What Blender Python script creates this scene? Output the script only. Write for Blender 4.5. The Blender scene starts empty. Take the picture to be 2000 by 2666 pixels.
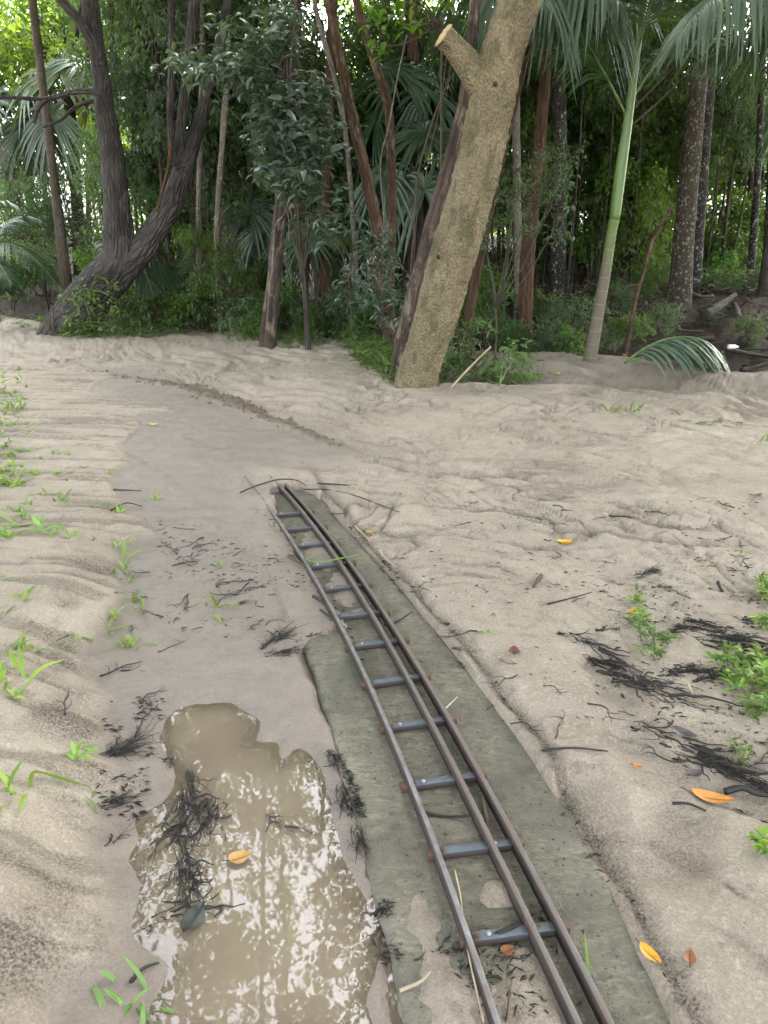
import bpy, math, random
import numpy as np

random.seed(7)
RNG = np.random.default_rng(11)
S = bpy.context.scene
COL = S.collection

# ------------------------------------------------------------------ camera
CAM_H = 1.5
F_PX, CX, CY, HOR = 2000.0, 1000.0, 1333.0, 620.0      # photo pixels
PITCH = math.atan((CY - HOR) / F_PX)
cam_d = bpy.data.cameras.new('camera')
cam_d.sensor_fit = 'VERTICAL'
cam_d.sensor_height = 36.0
cam_d.lens = 36.0 * F_PX / 2666.0
cam_d.clip_start = 0.05
cam_d.clip_end = 600
cam = bpy.data.objects.new('camera', cam_d)
cam.location = (0, 0, CAM_H)
cam.rotation_euler = (math.pi / 2 - PITCH, 0, 0)
COL.objects.link(cam)
S.camera = cam

# ------------------------------------------------------------------ sky, sun, exposure
SUN_EL, SUN_AZ = math.radians(54), math.radians(48)     # azimuth clockwise from +Y
w = bpy.data.worlds.new('World')
S.world = w
w.use_nodes = True
nt = w.node_tree
nt.nodes.clear()
sky = nt.nodes.new('ShaderNodeTexSky')
sky.sky_type = 'NISHITA'
sky.sun_disc = False
sky.sun_elevation = SUN_EL
sky.sun_rotation = SUN_AZ
sky.air_density = 1.0
sky.dust_density = 4.0
hs = nt.nodes.new('ShaderNodeHueSaturation')
hs.inputs['Saturation'].default_value = 0.27
bg = nt.nodes.new('ShaderNodeBackground')
bg.inputs['Strength'].default_value = 0.15
wo = nt.nodes.new('ShaderNodeOutputWorld')
nt.links.new(sky.outputs[0], hs.inputs['Color'])
nt.links.new(hs.outputs[0], bg.inputs['Color'])
nt.links.new(bg.outputs[0], wo.inputs['Surface'])
sd = bpy.data.lights.new('sun', 'SUN')
sd.energy = 1.2
sd.angle = math.radians(18)
sd.color = (1.0, 0.965, 0.92)
sun = bpy.data.objects.new('sun', sd)
sv = (math.sin(SUN_AZ) * math.cos(SUN_EL), math.cos(SUN_AZ) * math.cos(SUN_EL), math.sin(SUN_EL))
from mathutils import Vector
sun.rotation_euler = Vector(sv).to_track_quat('Z', 'Y').to_euler()
sun.location = (0, 0, 20)
COL.objects.link(sun)
S.view_settings.view_transform = 'Standard'
S.view_settings.look = 'None'
S.view_settings.gamma = 1.0
S.view_settings.use_curve_mapping = False
S.view_settings.exposure = 4.02
S.render.engine = 'CYCLES'
S.cycles.max_bounces = 6
S.cycles.use_denoising = True
S.cycles.denoiser = 'OPENIMAGEDENOISE'
S.cycles.denoising_input_passes = 'RGB_ALBEDO_NORMAL'
S.cycles.denoising_prefilter = 'ACCURATE'
S.cycles.diffuse_bounces = 3
S.cycles.transparent_max_bounces = 8
S.cycles.caustics_reflective = False
S.cycles.caustics_refractive = False

# ------------------------------------------------------------------ camera rays: photo pixel -> place in the world
_c, _s = math.cos(PITCH), math.sin(PITCH)
def ray(px, py):
    x = (px - CX) / F_PX
    y = -(py - CY) / F_PX
    return np.array((x, _c + _s * y, -_s + _c * y))
def G(px, py, z=0.0):
    d = ray(px, py)
    t = (z - CAM_H) / d[2]
    return np.array((d[0] * t, d[1] * t, z))
def at(px, py, Y):
    d = ray(px, py)
    t = Y / d[1]
    return np.array((d[0] * t, Y, CAM_H + d[2] * t))
def GP(pts, z=0.0):
    return np.array([G(p[0], p[1], z)[:2] for p in pts])

# ------------------------------------------------------------------ noise
def _hash(ix, iy, seed):
    n = (ix.astype(np.int64) * 374761393 + iy.astype(np.int64) * 668265263 + seed * 982451653) & 0x7fffffff
    n = ((n ^ (n >> 13)) * 1274126177) & 0x7fffffff
    n = n ^ (n >> 16)
    return (n & 0xffff) / 65535.0
def vnoise(x, y, seed=0):
    ix, iy = np.floor(x), np.floor(y)
    fx, fy = x - ix, y - iy
    ux, uy = fx * fx * fx * (fx * (fx * 6 - 15) + 10), fy * fy * fy * (fy * (fy * 6 - 15) + 10)
    a, b = _hash(ix, iy, seed), _hash(ix + 1, iy, seed)
    c, d = _hash(ix, iy + 1, seed), _hash(ix + 1, iy + 1, seed)
    return (a + (b - a) * ux) * (1 - uy) + (c + (d - c) * ux) * uy
def fbm(x, y, o=4, seed=0, gain=0.5):
    t, a, n = 0.0, 1.0, 0.0
    for i in range(o):
        t = t + a * (vnoise(x, y, seed + i * 17) * 2 - 1)
        n += a
        a *= gain
        x, y = x * 2.03 + 3.1, y * 2.03 + 1.7
    return t / n
def sst(a, b, x):
    t = np.clip((x - a) / (b - a), 0, 1)
    return t * t * (3 - 2 * t)
def seg_dist(X, Y, P):
    best = np.full(X.shape, 1e9)
    tt = np.zeros(X.shape)
    acc = 0.0
    for i in range(len(P) - 1):
        ax, ay = P[i]
        bx, by = P[i + 1]
        dx, dy = bx - ax, by - ay
        L2 = dx * dx + dy * dy
        t = np.clip(((X - ax) * dx + (Y - ay) * dy) / max(L2, 1e-12), 0, 1)
        d = np.hypot(X - ax - t * dx, Y - ay - t * dy)
        m = d < best
        best = np.where(m, d, best)
        tt = np.where(m, acc + t * math.sqrt(L2), tt)
        acc += math.sqrt(L2)
    return best, tt / max(acc, 1e-9)
def poly_sd(X, Y, P):
    """signed distance, positive inside"""
    Q = np.vstack([P, P[:1]])
    d, _ = seg_dist(X, Y, Q)
    ins = np.zeros(X.shape, bool)
    for i in range(len(Q) - 1):
        ax, ay = Q[i]
        bx, by = Q[i + 1]
        if ay == by:
            continue
        c = (ay > Y) != (by > Y)
        xi = (bx - ax) * (Y - ay) / (by - ay) + ax
        ins ^= c & (X < xi)
    return np.where(ins, d, -d)

# ------------------------------------------------------------------ the plan of the ground, measured from the photo
RAIL_Z = 0.046
RAIL_L = GP([(640, 1243), (700, 1316), (736, 1374), (772, 1424), (805, 1478), (841, 1533), (877, 1601), (913, 1677), (953, 1764), (1000, 1869),
             (1047, 1978), (1066, 2027), (1139, 2207), (1199, 2382), (1247, 2503), (1295, 2666)], RAIL_Z)
RAIL_R = GP([(717, 1231), (802, 1324), (834, 1359), (866, 1406), (910, 1457), (950, 1515), (997, 1585), (1045, 1657), (1101, 1751), (1167, 1862),
             (1241, 2008), (1344, 2183), (1464, 2400), (1591, 2666)], RAIL_Z)
RAIL_M = GP([(702, 1234), (778, 1324), (808, 1352), (845, 1402), (895, 1475), (931, 1525), (964, 1590), (1007, 1663), (1058, 1753), (1119, 1869),
             (1193, 2011), (1274, 2183), (1380, 2400), (1512, 2666)], RAIL_Z)
pL = np.polyfit(RAIL_L[:, 1], RAIL_L[:, 0], 3)
pR = np.polyfit(RAIL_R[:, 1], RAIL_R[:, 0], 3)
pM = np.polyfit(RAIL_M[:, 1], RAIL_M[:, 0], 3)
SLAB_R = GP([(835, 1285), (900, 1370), (1040, 1520), (1150, 1650), (1290, 1830), (1400, 1980), (1500, 2130), (1610, 2320), (1770, 2666)], 0)
SLAB_LE = GP([(800, 1690), (830, 1800), (860, 1900), (900, 2050), (940, 2200), (985, 2350), (1010, 2480), (1050, 2666)], 0)
pSR = np.polyfit(SLAB_R[:, 1], SLAB_R[:, 0], 3)
pSL = np.polyfit(SLAB_LE[:, 1], SLAB_LE[:, 0], 2)
def slab_left(y):
    return np.where(y < 2.45, np.polyval(pSL, np.minimum(y, 2.45)), np.polyval(pL, y) - (np.polyval(pL, 2.45) - np.polyval(pSL, 2.45)))
BANK = GP([(-1600, 960), (0, 952), (330, 985), (250, 1010), (220, 1035), (330, 1050), (340, 1062), (450, 1077), (455, 1090), (360, 1102), (370, 1130),
           (350, 1150), (315, 1180), (330, 1205), (375, 1225), (320, 1237), (290, 1270), (310, 1300), (340, 1345), (400, 1390), (400, 1405),
           (320, 1425), (315, 1484), (330, 1540), (253, 1645), (207, 1704), (220, 1763), (295, 1830), (249, 1864), (274, 1923), (236, 1982),
           (300, 2010), (330, 2060), (250, 2110), (240, 2200), (300, 2290), (318, 2400), (300, 2500), (150, 2600), (-100, 2900), (-1600, 2900)])
WET = GP([(300, 975), (400, 990), (490, 1008), (560, 1042), (700, 1098), (830, 1153), (960, 1190), (880, 1215), (740, 1230), (640, 1243), (720, 1370), (800, 1480),
          (880, 1610), (800, 1690), (860, 1930), (960, 2250), (1010, 2500), (1000, 2900), (100, 2900), (100, 2300), (150, 1800), (200, 1300), (200, 1100)])
PUDDLE = GP([(415, 1905), (452, 1838), (530, 1824), (600, 1818), (640, 1838), (672, 1868), (668, 1915), (720, 1925), (735, 1960), (780, 1935), (830, 1975),
             (870, 2080), (905, 2200), (945, 2330), (975, 2440), (985, 2520), (965, 2600), (950, 2700), (400, 2720), (420, 2560), (440, 2490), (380, 2455), (325, 2420),
             (330, 2300), (312, 2235), (345, 2180), (340, 2120), (430, 2080), (462, 2030), (440, 1960)])
EXPOSED = GP([(836, 1284), (900, 1370), (1040, 1520), (1150, 1650), (1290, 1830), (1400, 1980), (1500, 2130), (1610, 2320), (1775, 2680), (1850, 2900), (1100, 2900), (1050, 2680), (1010, 2480),
              (985, 2350), (940, 2200), (900, 2050), (860, 1900), (830, 1800), (798, 1690), (815, 1668), (868, 1636), (890, 1632), (858, 1570), (800, 1470), (745, 1385),
              (690, 1290), (720, 1280), (760, 1272), (800, 1276)])
FURROW = GP([(100, 925), (330, 985), (420, 996), (490, 1006), (560, 1036), (650, 1066), (700, 1090), (760, 1112), (830, 1146), (900, 1168), (965, 1186)], .05)
EDGE = GP([(-1800, 800), (-600, 815), (0, 826), (120, 850), (300, 856), (500, 862), (700, 872), (880, 876), (1000, 884), (1100, 895), (1220, 908), (1330, 925), (1540, 930),
           (1700, 948), (1850, 972), (2000, 982), (2400, 1000), (3200, 1010)], 0.03)
LIP = GP([(900, 975), (1020, 1003), (1140, 1010), (1300, 1012), (1500, 1014), (1750, 1030), (2000, 1040), (2600, 1060), (3500, 1080)], .05)
SANDPATCH = [GP(p) for p in (
    [(1000, 2060), (1040, 2120), (1060, 2200), (1010, 2210), (975, 2130)],
    [(1060, 2240), (1110, 2270), (1150, 2400), (1190, 2560), (1230, 2700), (1120, 2700), (1080, 2560), (1050, 2400)],
    [(1290, 2460), (1370, 2470), (1420, 2560), (1480, 2700), (1340, 2700), (1300, 2560)],
    [(1160, 2225), (1270, 2210), (1265, 2245), (1170, 2262)],
    [(760, 1385), (830, 1378), (930, 1520), (990, 1610), (940, 1640), (890, 1610), (800, 1470)],
    [(1235, 2310), (1330, 2290), (1345, 2360), (1260, 2385)])]

def _round(P, n=150):
    Q = np.vstack([P[-1:], P, P[:2]])
    out = []
    for i in range(1, len(Q) - 2):
        a, b, c, d = Q[i - 1], Q[i], Q[i + 1], Q[i + 2]
        for t in np.linspace(0, 1, 4)[:-1]:
            out.append(0.5 * (2 * b + (c - a) * t + (2 * a - 5 * b + 4 * c - d) * t * t + (3 * b - a - 3 * c + d) * t ** 3))
    return np.array(out)
PUDDLE = _round(PUDDLE)
def ground_field(X, Y):
    """height and the masks used by the sand's material, for arrays of places"""
    X = np.asarray(X, float)
    Y = np.asarray(Y, float)
    R = np.hypot(X, Y)
    z = 0.02 + 0.035 * sst(2.4, 4.9, Y)
    n1 = fbm(X * 0.9, Y * 0.9, 3, 1)
    n2 = fbm(X * 3.1, Y * 3.1, 4, 2)
    n3 = fbm(X * 11, Y * 11, 4, 3)
    z = z + 0.028 * n1 * sst(1.5, 4, R) + 0.007 * n2 + 0.0028 * n3 + 0.0016 * fbm(X * 34, Y * 34, 3, 4)
    wob = 0.035 * n2 + 0.014 * n3
    bank = sst(-0.03, 0.05, poly_sd(X, Y, BANK) + wob * (0.25 + 0.75 * sst(6, 2, Y)))
    bank_soft = sst(-0.06, 0.28, poly_sd(X, Y, BANK) + wob)
    wetd = poly_sd(X, Y, WET)
    wet = sst(-0.40, 0.25, wetd + 2.4 * wob + .10 * n1) * (1 - bank)
    z = z + bank * 0.008 + bank_soft * (0.02 + 0.105 * sst(5.0, 1.8, Y))
    # smooth wet channel between bank and track
    z = z - 0.02 * wet * sst(6.5, 2.5, Y)
    # flow ripples of the open sand
    open_m = (1 - wet) * (1 - bank) * sst(0.0, 0.5, Y)
    wx = X + 0.55 * fbm(X * 0.7, Y * 0.7, 3, 21)
    wy = Y + 0.55 * fbm(X * 0.7 + 9, Y * 0.7, 3, 22)
    def saw(u):
        p = 2 * np.pi * u
        return 0.5 + 0.5 * np.sin(p + 0.75 * np.sin(p))
    a1 = math.radians(-50)
    al, ac = wx * math.cos(a1) + wy * math.sin(a1), -wx * math.sin(a1) + wy * math.cos(a1)
    u1 = ac / 0.29 + 1.1 * fbm(al * .9, ac * 1.6, 3, 23)
    amp1 = sst(0.35, 0.75, vnoise(X * 0.9 + 4, Y * 0.9, 5))
    far_m = sst(3.4, 5.4, Y - 0.25 * X)
    cr = fbm(al * 1.7, ac * 5.2, 4, 24, .55)
    crease = np.exp(-(cr / 0.055) ** 2) * sst(.35, .6, vnoise(X * 1.3, Y * 1.3, 25))
    cr2 = fbm(al * 4.2 + 5, ac * 15, 3, 26, .5)
    crease2 = np.exp(-(cr2 / 0.06) ** 2) * sst(.3, .6, vnoise(X * 2.1, Y * 2.1, 27))
    z = z + open_m * sst(1.6, 3.4, R) * sst(10.5, 7.5, R) * (.010 * cr2 - .007 * crease2)
    wv = fbm(X * 5 + Y * 2.2, Y * 13 - X * 3, 3, 28)
    z = z + wet * .007 * wv
    z = z + open_m * far_m * amp1 * 0.046 * (saw(u1) - .5)
    z = z + open_m * sst(2.0, 4.5, R) * (0.036 * cr - 0.018 * crease)
    rip2 = fbm(wx * 3.0 + wy * 1.2, wy * 7.5 - wx * 3.0, 3, 31)
    z = z + open_m * 0.022 * np.abs(rip2) * sst(2.0, 5, R) * (1 - .65 * sst(7, 9, R))
    # streaks combed across the near right sand, fanning from the track
    ang = np.arctan2(Y - 4.2, X + 2.2)
    st = fbm(ang * 26 + 0.6 * n2, R * 0.9, 4, 41)
    near_m = (1 - wet) * (1 - bank) * sst(6.0, 3.5, Y)
    z = z + near_m * (0.012 * st + 0.034 * fbm(X * 1.7 + 3, Y * 1.7, 4, 43) + .003 * fbm(X * 16, Y * 16, 3, 44))
    # combed lines of the left bank, running across
    cw = Y + 0.16 * n1 + 0.05 * n2
    cb = vnoise(X * 1.5 + cw * 0.6, cw * 13, 51) * 0.65 + vnoise(X * 3 - cw, cw * 29, 52) * 0.35
    cb3 = vnoise(X * 2.1 + 3 * cw, cw * 22 + .5 * n1, 53)
    cbm = np.maximum(sst(0.52, 0.80, cb), sst(.70, .86, cb3) * .9)
    z = z - bank * 0.013 * cbm * sst(1.2, 2.6, R)
    z = z + bank * 0.012 * n2
    # raised rim of sand beside the slab and a scoured groove next to it
    xs = np.polyval(pSR, np.clip(Y, 0.6, 5.0))
    dr = (X - xs) / 1.25
    gm = sst(0.3, 0.6, Y) * sst(5.2, 4.4, Y)
    groove = np.exp(-((dr - 0.018 - 0.02 * n2) / 0.022) ** 2)
    z = z - gm * 0.022 * groove * (0.55 + 0.9 * vnoise(X * 5, Y * 5, 61))
    z = z + gm * 0.014 * np.exp(-((dr - 0.24) / 0.14) ** 2) * (0.3 + vnoise(X * 1.8, Y * 1.8, 62))
    # gully and hollow in the near right sand
    hol, _ = seg_dist(X, Y, GP([(1500, 2080), (1560, 2200), (1640, 2260), (1740, 2270), (1760, 2160)]))
    z = z - 0.045 * sst(0.13, 0.0, hol + wob) * (1 - bank)
    gul, _ = seg_dist(X, Y, GP([(1570, 1760), (1640, 1900), (1680, 2000), (1790, 2040), (2000, 2120)]))
    z = z - 0.035 * sst(0.13, 0.0, gul + wob) * (1 - bank)
    # furrow over the buried rails
    fd, ft = seg_dist(X, Y, FURROW)
    cl = fbm(X * 9, Y * 9, 3, 71)
    fw = 0.05 + 0.09 * np.exp(-((ft - 0.55) / 0.22) ** 2)
    furrow = sst(1.15, 0.45, fd / (fw * (0.8 + 0.5 * cl)))
    fr_on = 0.15 + 0.85 * sst(0.25, 0.45, ft) * sst(1.0, 0.9, ft)
    z = z + furrow * fr_on * (0.018 + 0.026 * cl)
    # puddle basin
    pd = poly_sd(X, Y, PUDDLE) + 1.0 * wob + .02 * fbm(X * 6, Y * 6, 3, 12)
    z = np.where(pd > -0.25, z * sst(0.02, -0.25, pd) + (1 - sst(0.02, -0.25, pd)) * (0.004 * n2), z)
    z = z - 0.075 * sst(-0.10, 0.22, pd)
    wet = np.maximum(wet, sst(-.22, -.02, pd + wob) * (1 - bank))
    # slab laid bare
    ed = poly_sd(X, Y, EXPOSED)
    edl = ed + np.where(X < np.polyval(pM, np.clip(Y, .5, 5)), 1.5 * wob, 0.30 * wob - .008) - .10 * np.abs(fbm(X * 7, Y * 5, 3, 13)) * sst(3.9, 4.7, Y)
    z = z * (1 - sst(-0.02, 0.02, edl)) + (-0.035) * sst(-0.02, 0.02, edl)
    onslab = sst(-.04, .0, X - slab_left(Y)) * sst(.04, 0, X - np.polyval(pSR, np.clip(Y, .6, 5.2))) * sst(2.3, 2.5, Y) * sst(5.4, 5.2, Y)
    z = np.where((edl < 0) & (onslab > 0.5), np.maximum(z, .010 + .006 * n2), z)
    for P in SANDPATCH:
        sp = poly_sd(X, Y, P) + 1.6 * wob + 0.01
        z = z + sst(-0.08, 0.08, sp) * (0.037 + 0.014 * n2 + .008 * n3) * sst(-0.01, 0.03, edl)
    # dip and hump behind the right-hand lip
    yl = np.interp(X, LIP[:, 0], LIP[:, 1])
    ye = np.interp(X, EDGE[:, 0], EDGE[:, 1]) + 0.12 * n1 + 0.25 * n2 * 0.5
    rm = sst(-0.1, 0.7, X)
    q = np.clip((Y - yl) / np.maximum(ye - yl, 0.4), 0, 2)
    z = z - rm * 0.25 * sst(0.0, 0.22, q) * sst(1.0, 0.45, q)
    z = z + rm * 0.03 * np.exp(-((q - 0.02) / 0.10) ** 2)
    # forest floor: creek bed, then the far bank rising to the lawn
    e = Y - ye
    fo = sst(-0.05, 0.45, e + 0.2 * n2)
    prof = np.interp(Y, [0, 11, 14.5, 18, 25, 34, 60, 400], [-.5, -.5, -.5, .40, 1.15, 1.65, 2.1, 3.0])
    profr = np.interp(Y, [0, 10.2, 11.2, 13.6, 18, 25, 34, 60, 400], [-.35, -.35, -.3, .50, .8, 1.2, 1.65, 2.1, 3.0])
    prof = prof + (profr - prof) * sst(1.6, 3.4, X)
    rough = 0.14 * fbm(X * 0.6, Y * 0.6, 4, 81) + 0.05 * fbm(X * 3, Y * 3, 3, 82)
    drop = sst(0.0, 1.3, e)
    z = z * (1 - drop) + (prof + rough * sst(34, 26, Y)) * drop
    forest = fo * sst(36, 34, Y + n1)
    lawn = sst(33.5, 34.5, Y + n1)
    nr = sst(4.6, 3.2, Y) * (1 - wet) * (1 - bank) * (1 - sst(-.05, .0, ed))
    # fines: black silt left in hollows and along the swash lines
    silt = sst(0.05, 0.5, fbm(ang * 34 + n2, R * 1.6, 4, 91)) * near_m * 0.75 * sst(0.35, .7, vnoise(X * 1.1, Y * 1.1, 93))
    fl1 = fbm((X * .35 + Y * .94) * 9 + 2.2 * n1 + .6 * n2, (X * .94 - Y * .35) * 1.3 + n1, 4, 97, .6)
    silt = silt + (1 - wet) * (1 - bank) * sst(.16, .50, fl1) * .75 * sst(7.0, 4.0, Y) * sst(.25, .6, vnoise(X * .9 + 7, Y * .9, 98))
    z = z - .010 * (1 - wet) * (1 - bank) * sst(.05, .45, fl1) * sst(7.0, 4.0, Y) * (1 - sst(-.05, .0, ed))
    silt = silt + (1 - wet) * sst(.30, .6, fbm(X * 14, Y * 22, 3, 99)) * .35
    silt = silt + gm * groove * 0.9 * (1 - sst(-.02, .02, ed))
    silt = silt + bank * cbm ** 1.6 * 0.7 + bank_soft * (1 - bank_soft) * 2.2 * sst(4.5, 2.5, Y) * sst(.35, .75, vnoise(X * 6, Y * 6, 94))
    silt = silt + wet * sst(0.25, .7, fbm(X * 5, Y * 12, 4, 95)) * 0.35
    silt = silt + open_m * sst(2.0, 4.5, R) * crease * .42 + open_m * sst(1.6, 3.4, R) * crease2 * .30 + wet * np.exp(-(wv / .07) ** 2) * .22
    silt = silt + nr * (0.5 * sst(.16, .02, gul + wob) * vnoise(X * 9, Y * 9, 96) + .4 * sst(.12, .0, hol + wob))
    silt = np.clip(silt, 0, 1) * (1 - fo)
    dirt = furrow * fr_on
    wet = np.maximum(wet, rm * .55 * sst(.04, .2, q) * sst(1.4, 1.0, q))  # the dip behind the lip is toned darker through this mask as well
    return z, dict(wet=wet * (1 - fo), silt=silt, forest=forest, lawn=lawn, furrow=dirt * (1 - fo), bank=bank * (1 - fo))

def hgt(x, y):
    return float(ground_field(np.array([x]), np.array([y]))[0][0])
def on_ground(px, py):
    p = G(px, py, 0.03)
    for _ in range(4):
        p = G(px, py, hgt(p[0], p[1]))
    return p

# ------------------------------------------------------------------ mesh helpers
def mesh_np(name, V, faces, mat=None, smooth=True, uv=None, attrs=None):
    V = np.asarray(V, np.float32)
    faces = [np.asarray(f, np.int32) for f in (faces if isinstance(faces, list) else [faces])]
    faces = [f for f in faces if len(f)]
    me = bpy.data.meshes.new(name)
    me.vertices.add(len(V))
    me.vertices.foreach_set('co', V.ravel())
    loops = np.concatenate([f.ravel() for f in faces])
    tot = np.concatenate([np.full(len(f), f.shape[1], np.int32) for f in faces])
    start = np.concatenate([[0], np.cumsum(tot)[:-1]]).astype(np.int32)
    me.loops.add(len(loops))
    me.loops.foreach_set('vertex_index', loops)
    me.polygons.add(len(tot))
    me.polygons.foreach_set('loop_start', start)
    me.polygons.foreach_set('loop_total', tot)
    if smooth:
        me.polygons.foreach_set('use_smooth', np.ones(len(tot), bool))
    if uv is not None:
        l = me.uv_layers.new(name='UVMap')
        l.data.foreach_set('uv', np.asarray(uv, np.float32)[loops].ravel())
    for k, a in (attrs or {}).items():
        at_ = me.attributes.new(k, 'FLOAT', 'POINT')
        at_.data.foreach_set('value', np.asarray(a, np.float32))
    me.update(calc_edges=True)
    me.validate()
    if mat:
        me.materials.append(mat)
    return me
def obj(name, me, parent=None, loc=(0, 0, 0), rot=(0, 0, 0), scale=(1, 1, 1)):
    o = bpy.data.objects.new(name, me)
    COL.objects.link(o)
    o.location = loc
    o.rotation_euler = rot
    o.scale = scale
    if parent:
        o.parent = parent
    return o
def tag(o, label=None, cat=None, group=None, kind=None):
    for k, v in (('label', label), ('category', cat), ('group', group), ('kind', kind)):
        if v:
            o[k] = v
    return o
def thing(name, label, cat, loc=(0, 0, 0), rz=0, group=None):
    o = bpy.data.objects.new(name, None)
    o.empty_display_size = 0.1
    COL.objects.link(o)
    o.location = loc
    o.rotation_euler = (0, 0, rz)
    return tag(o, label, cat, group)

def join(parts):
    """parts: list of (V, [faces], extra) -> one V, faces by width, stacked extras"""
    Vs, Fs, Xs, off = [], {}, [], 0
    for p in parts:
        V, F = p[0], p[1]
        Vs.append(V)
        for f in F:
            if len(f):
                Fs.setdefault(f.shape[1], []).append(np.asarray(f) + off)
        if len(p) > 2:
            Xs.append(p[2])
        off += len(V)
    return np.vstack(Vs), [np.vstack(v) for v in Fs.values()], (np.concatenate(Xs) if Xs else None)

def catmull(P, n):
    P = np.asarray(P, float)
    if len(P) < 3:
        t = np.linspace(0, 1, n)[:, None]
        return P[0] * (1 - t) + P[-1] * t
    L = np.concatenate([[0], np.cumsum(np.linalg.norm(np.diff(P[:, :3], axis=0), axis=1))])
    Q = np.vstack([2 * P[0] - P[1], P, 2 * P[-1] - P[-2]])
    out = []
    for u in np.linspace(0, L[-1], n):
        i = min(np.searchsorted(L, u, 'right') - 1, len(P) - 2)
        t = (u - L[i]) / max(L[i + 1] - L[i], 1e-9)
        a, b, c, d = Q[i], Q[i + 1], Q[i + 2], Q[i + 3]
        out.append(0.5 * (2 * b + (c - a) * t + (2 * a - 5 * b + 4 * c - d) * t * t + (3 * b - a - 3 * c + d) * t ** 3))
    return np.array(out)

def tube(P, R, seg=8, lump=0.0, lump_f=6.0, fine=0.0, fine_f=30.0, seed=0, cap=True, squash=None):
    """swept tube along P with radii R. returns V, [quads, tris], uv in metres"""
    P = np.asarray(P, float)
    R = np.asarray(R, float)
    n = len(P)
    T = np.gradient(P, axis=0)
    T /= np.linalg.norm(T, axis=1)[:, None] + 1e-12
    ref = np.array((0., 1., 0.)) if abs(T[0][1]) < 0.9 else np.array((0., 0., 1.))
    N = np.zeros((n, 3))
    v = ref - T[0] * ref.dot(T[0])
    N[0] = v / np.linalg.norm(v)
    for i in range(1, n):
        v = N[i - 1] - T[i] * N[i - 1].dot(T[i])
        N[i] = v / (np.linalg.norm(v) + 1e-12)
    B = np.cross(T, N)
    th = np.linspace(0, 2 * np.pi, seg + 1)[:-1]
    Ls = np.concatenate([[0], np.cumsum(np.linalg.norm(np.diff(P, axis=0), axis=1))])
    TH, LL = np.meshgrid(th, Ls)
    rad = np.repeat(R[:, None], seg, 1)
    if lump:
        rad = rad * (1 + lump * fbm(np.cos(TH) * 1.3 + np.sin(TH) * .9 + 20 + seed, LL * lump_f * .4 + np.sin(TH) * 1.2, 3, seed))
    if fine:
        mr = R.mean()
        rad = rad + fine * fbm((np.cos(TH) * mr * fine_f) + 40, LL * fine_f + np.sin(TH) * mr * fine_f, 3, seed + 5)
    if squash is not None:
        rad = rad * squash(TH, LL)
    V = P[:, None, :] + rad[:, :, None] * (np.cos(TH)[:, :, None] * N[:, None, :] + np.sin(TH)[:, :, None] * B[:, None, :])
    V = V.reshape(-1, 3)
    i = np.arange(n - 1)[:, None] * seg
    j = np.arange(seg)[None, :]
    k = (j + 1) % seg
    quads = np.stack([i + j, i + k, i + seg + k, i + seg + j], -1).reshape(-1, 4)
    uv = np.stack([(TH / (2 * np.pi) * 2 * np.pi * R.mean()).ravel(), LL.ravel()], 1)
    F = [quads]
    if cap:
        V = np.vstack([V, P[:1], P[-1:]])
        uv = np.vstack([uv, [[0, 0]], [[0, Ls[-1]]]])
        c0, c1 = n * seg, n * seg + 1
        jj = np.arange(seg)
        F.append(np.vstack([np.stack([np.full(seg, c0), (jj + 1) % seg, jj], 1),
                            np.stack([np.full(seg, c1), (n - 1) * seg + jj, (n - 1) * seg + (jj + 1) % seg], 1)]))
    return V, F, uv

def box(cx, cy, cz, sx, sy, sz, bev=0.0, rz=0.0):
    b = min(bev, sx / 2.2, sy / 2.2, sz / 2.2)
    pts = []
    rings = [(-sz / 2, b), (-sz / 2 + b, 0), (sz / 2 - b, 0), (sz / 2, b)]
    for zz, ins in rings:
        x, y = sx / 2 - ins, sy / 2 - ins
        c = b * .5 if ins == 0 else 0
        pts += [(-x + c, -y, zz), (x - c, -y, zz), (x, -y + c, zz), (x, y - c, zz), (x - c, y, zz), (-x + c, y, zz), (-x, y - c, zz), (-x, -y + c, zz)]
    V = np.array(pts)
    q = []
    for r in range(3):
        for j in range(8):
            k = (j + 1) % 8
            q.append((r * 8 + j, r * 8 + k, r * 8 + 8 + k, r * 8 + 8 + j))
    F = [np.array(q), np.array([[7, 6, 5, 4, 3, 2, 1, 0], [24, 25, 26, 27, 28, 29, 30, 31]])]
    c, s = math.cos(rz), math.sin(rz)
    V = np.stack([V[:, 0] * c - V[:, 1] * s + cx, V[:, 0] * s + V[:, 1] * c + cy, V[:, 2] + cz], 1)
    return V, F

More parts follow.
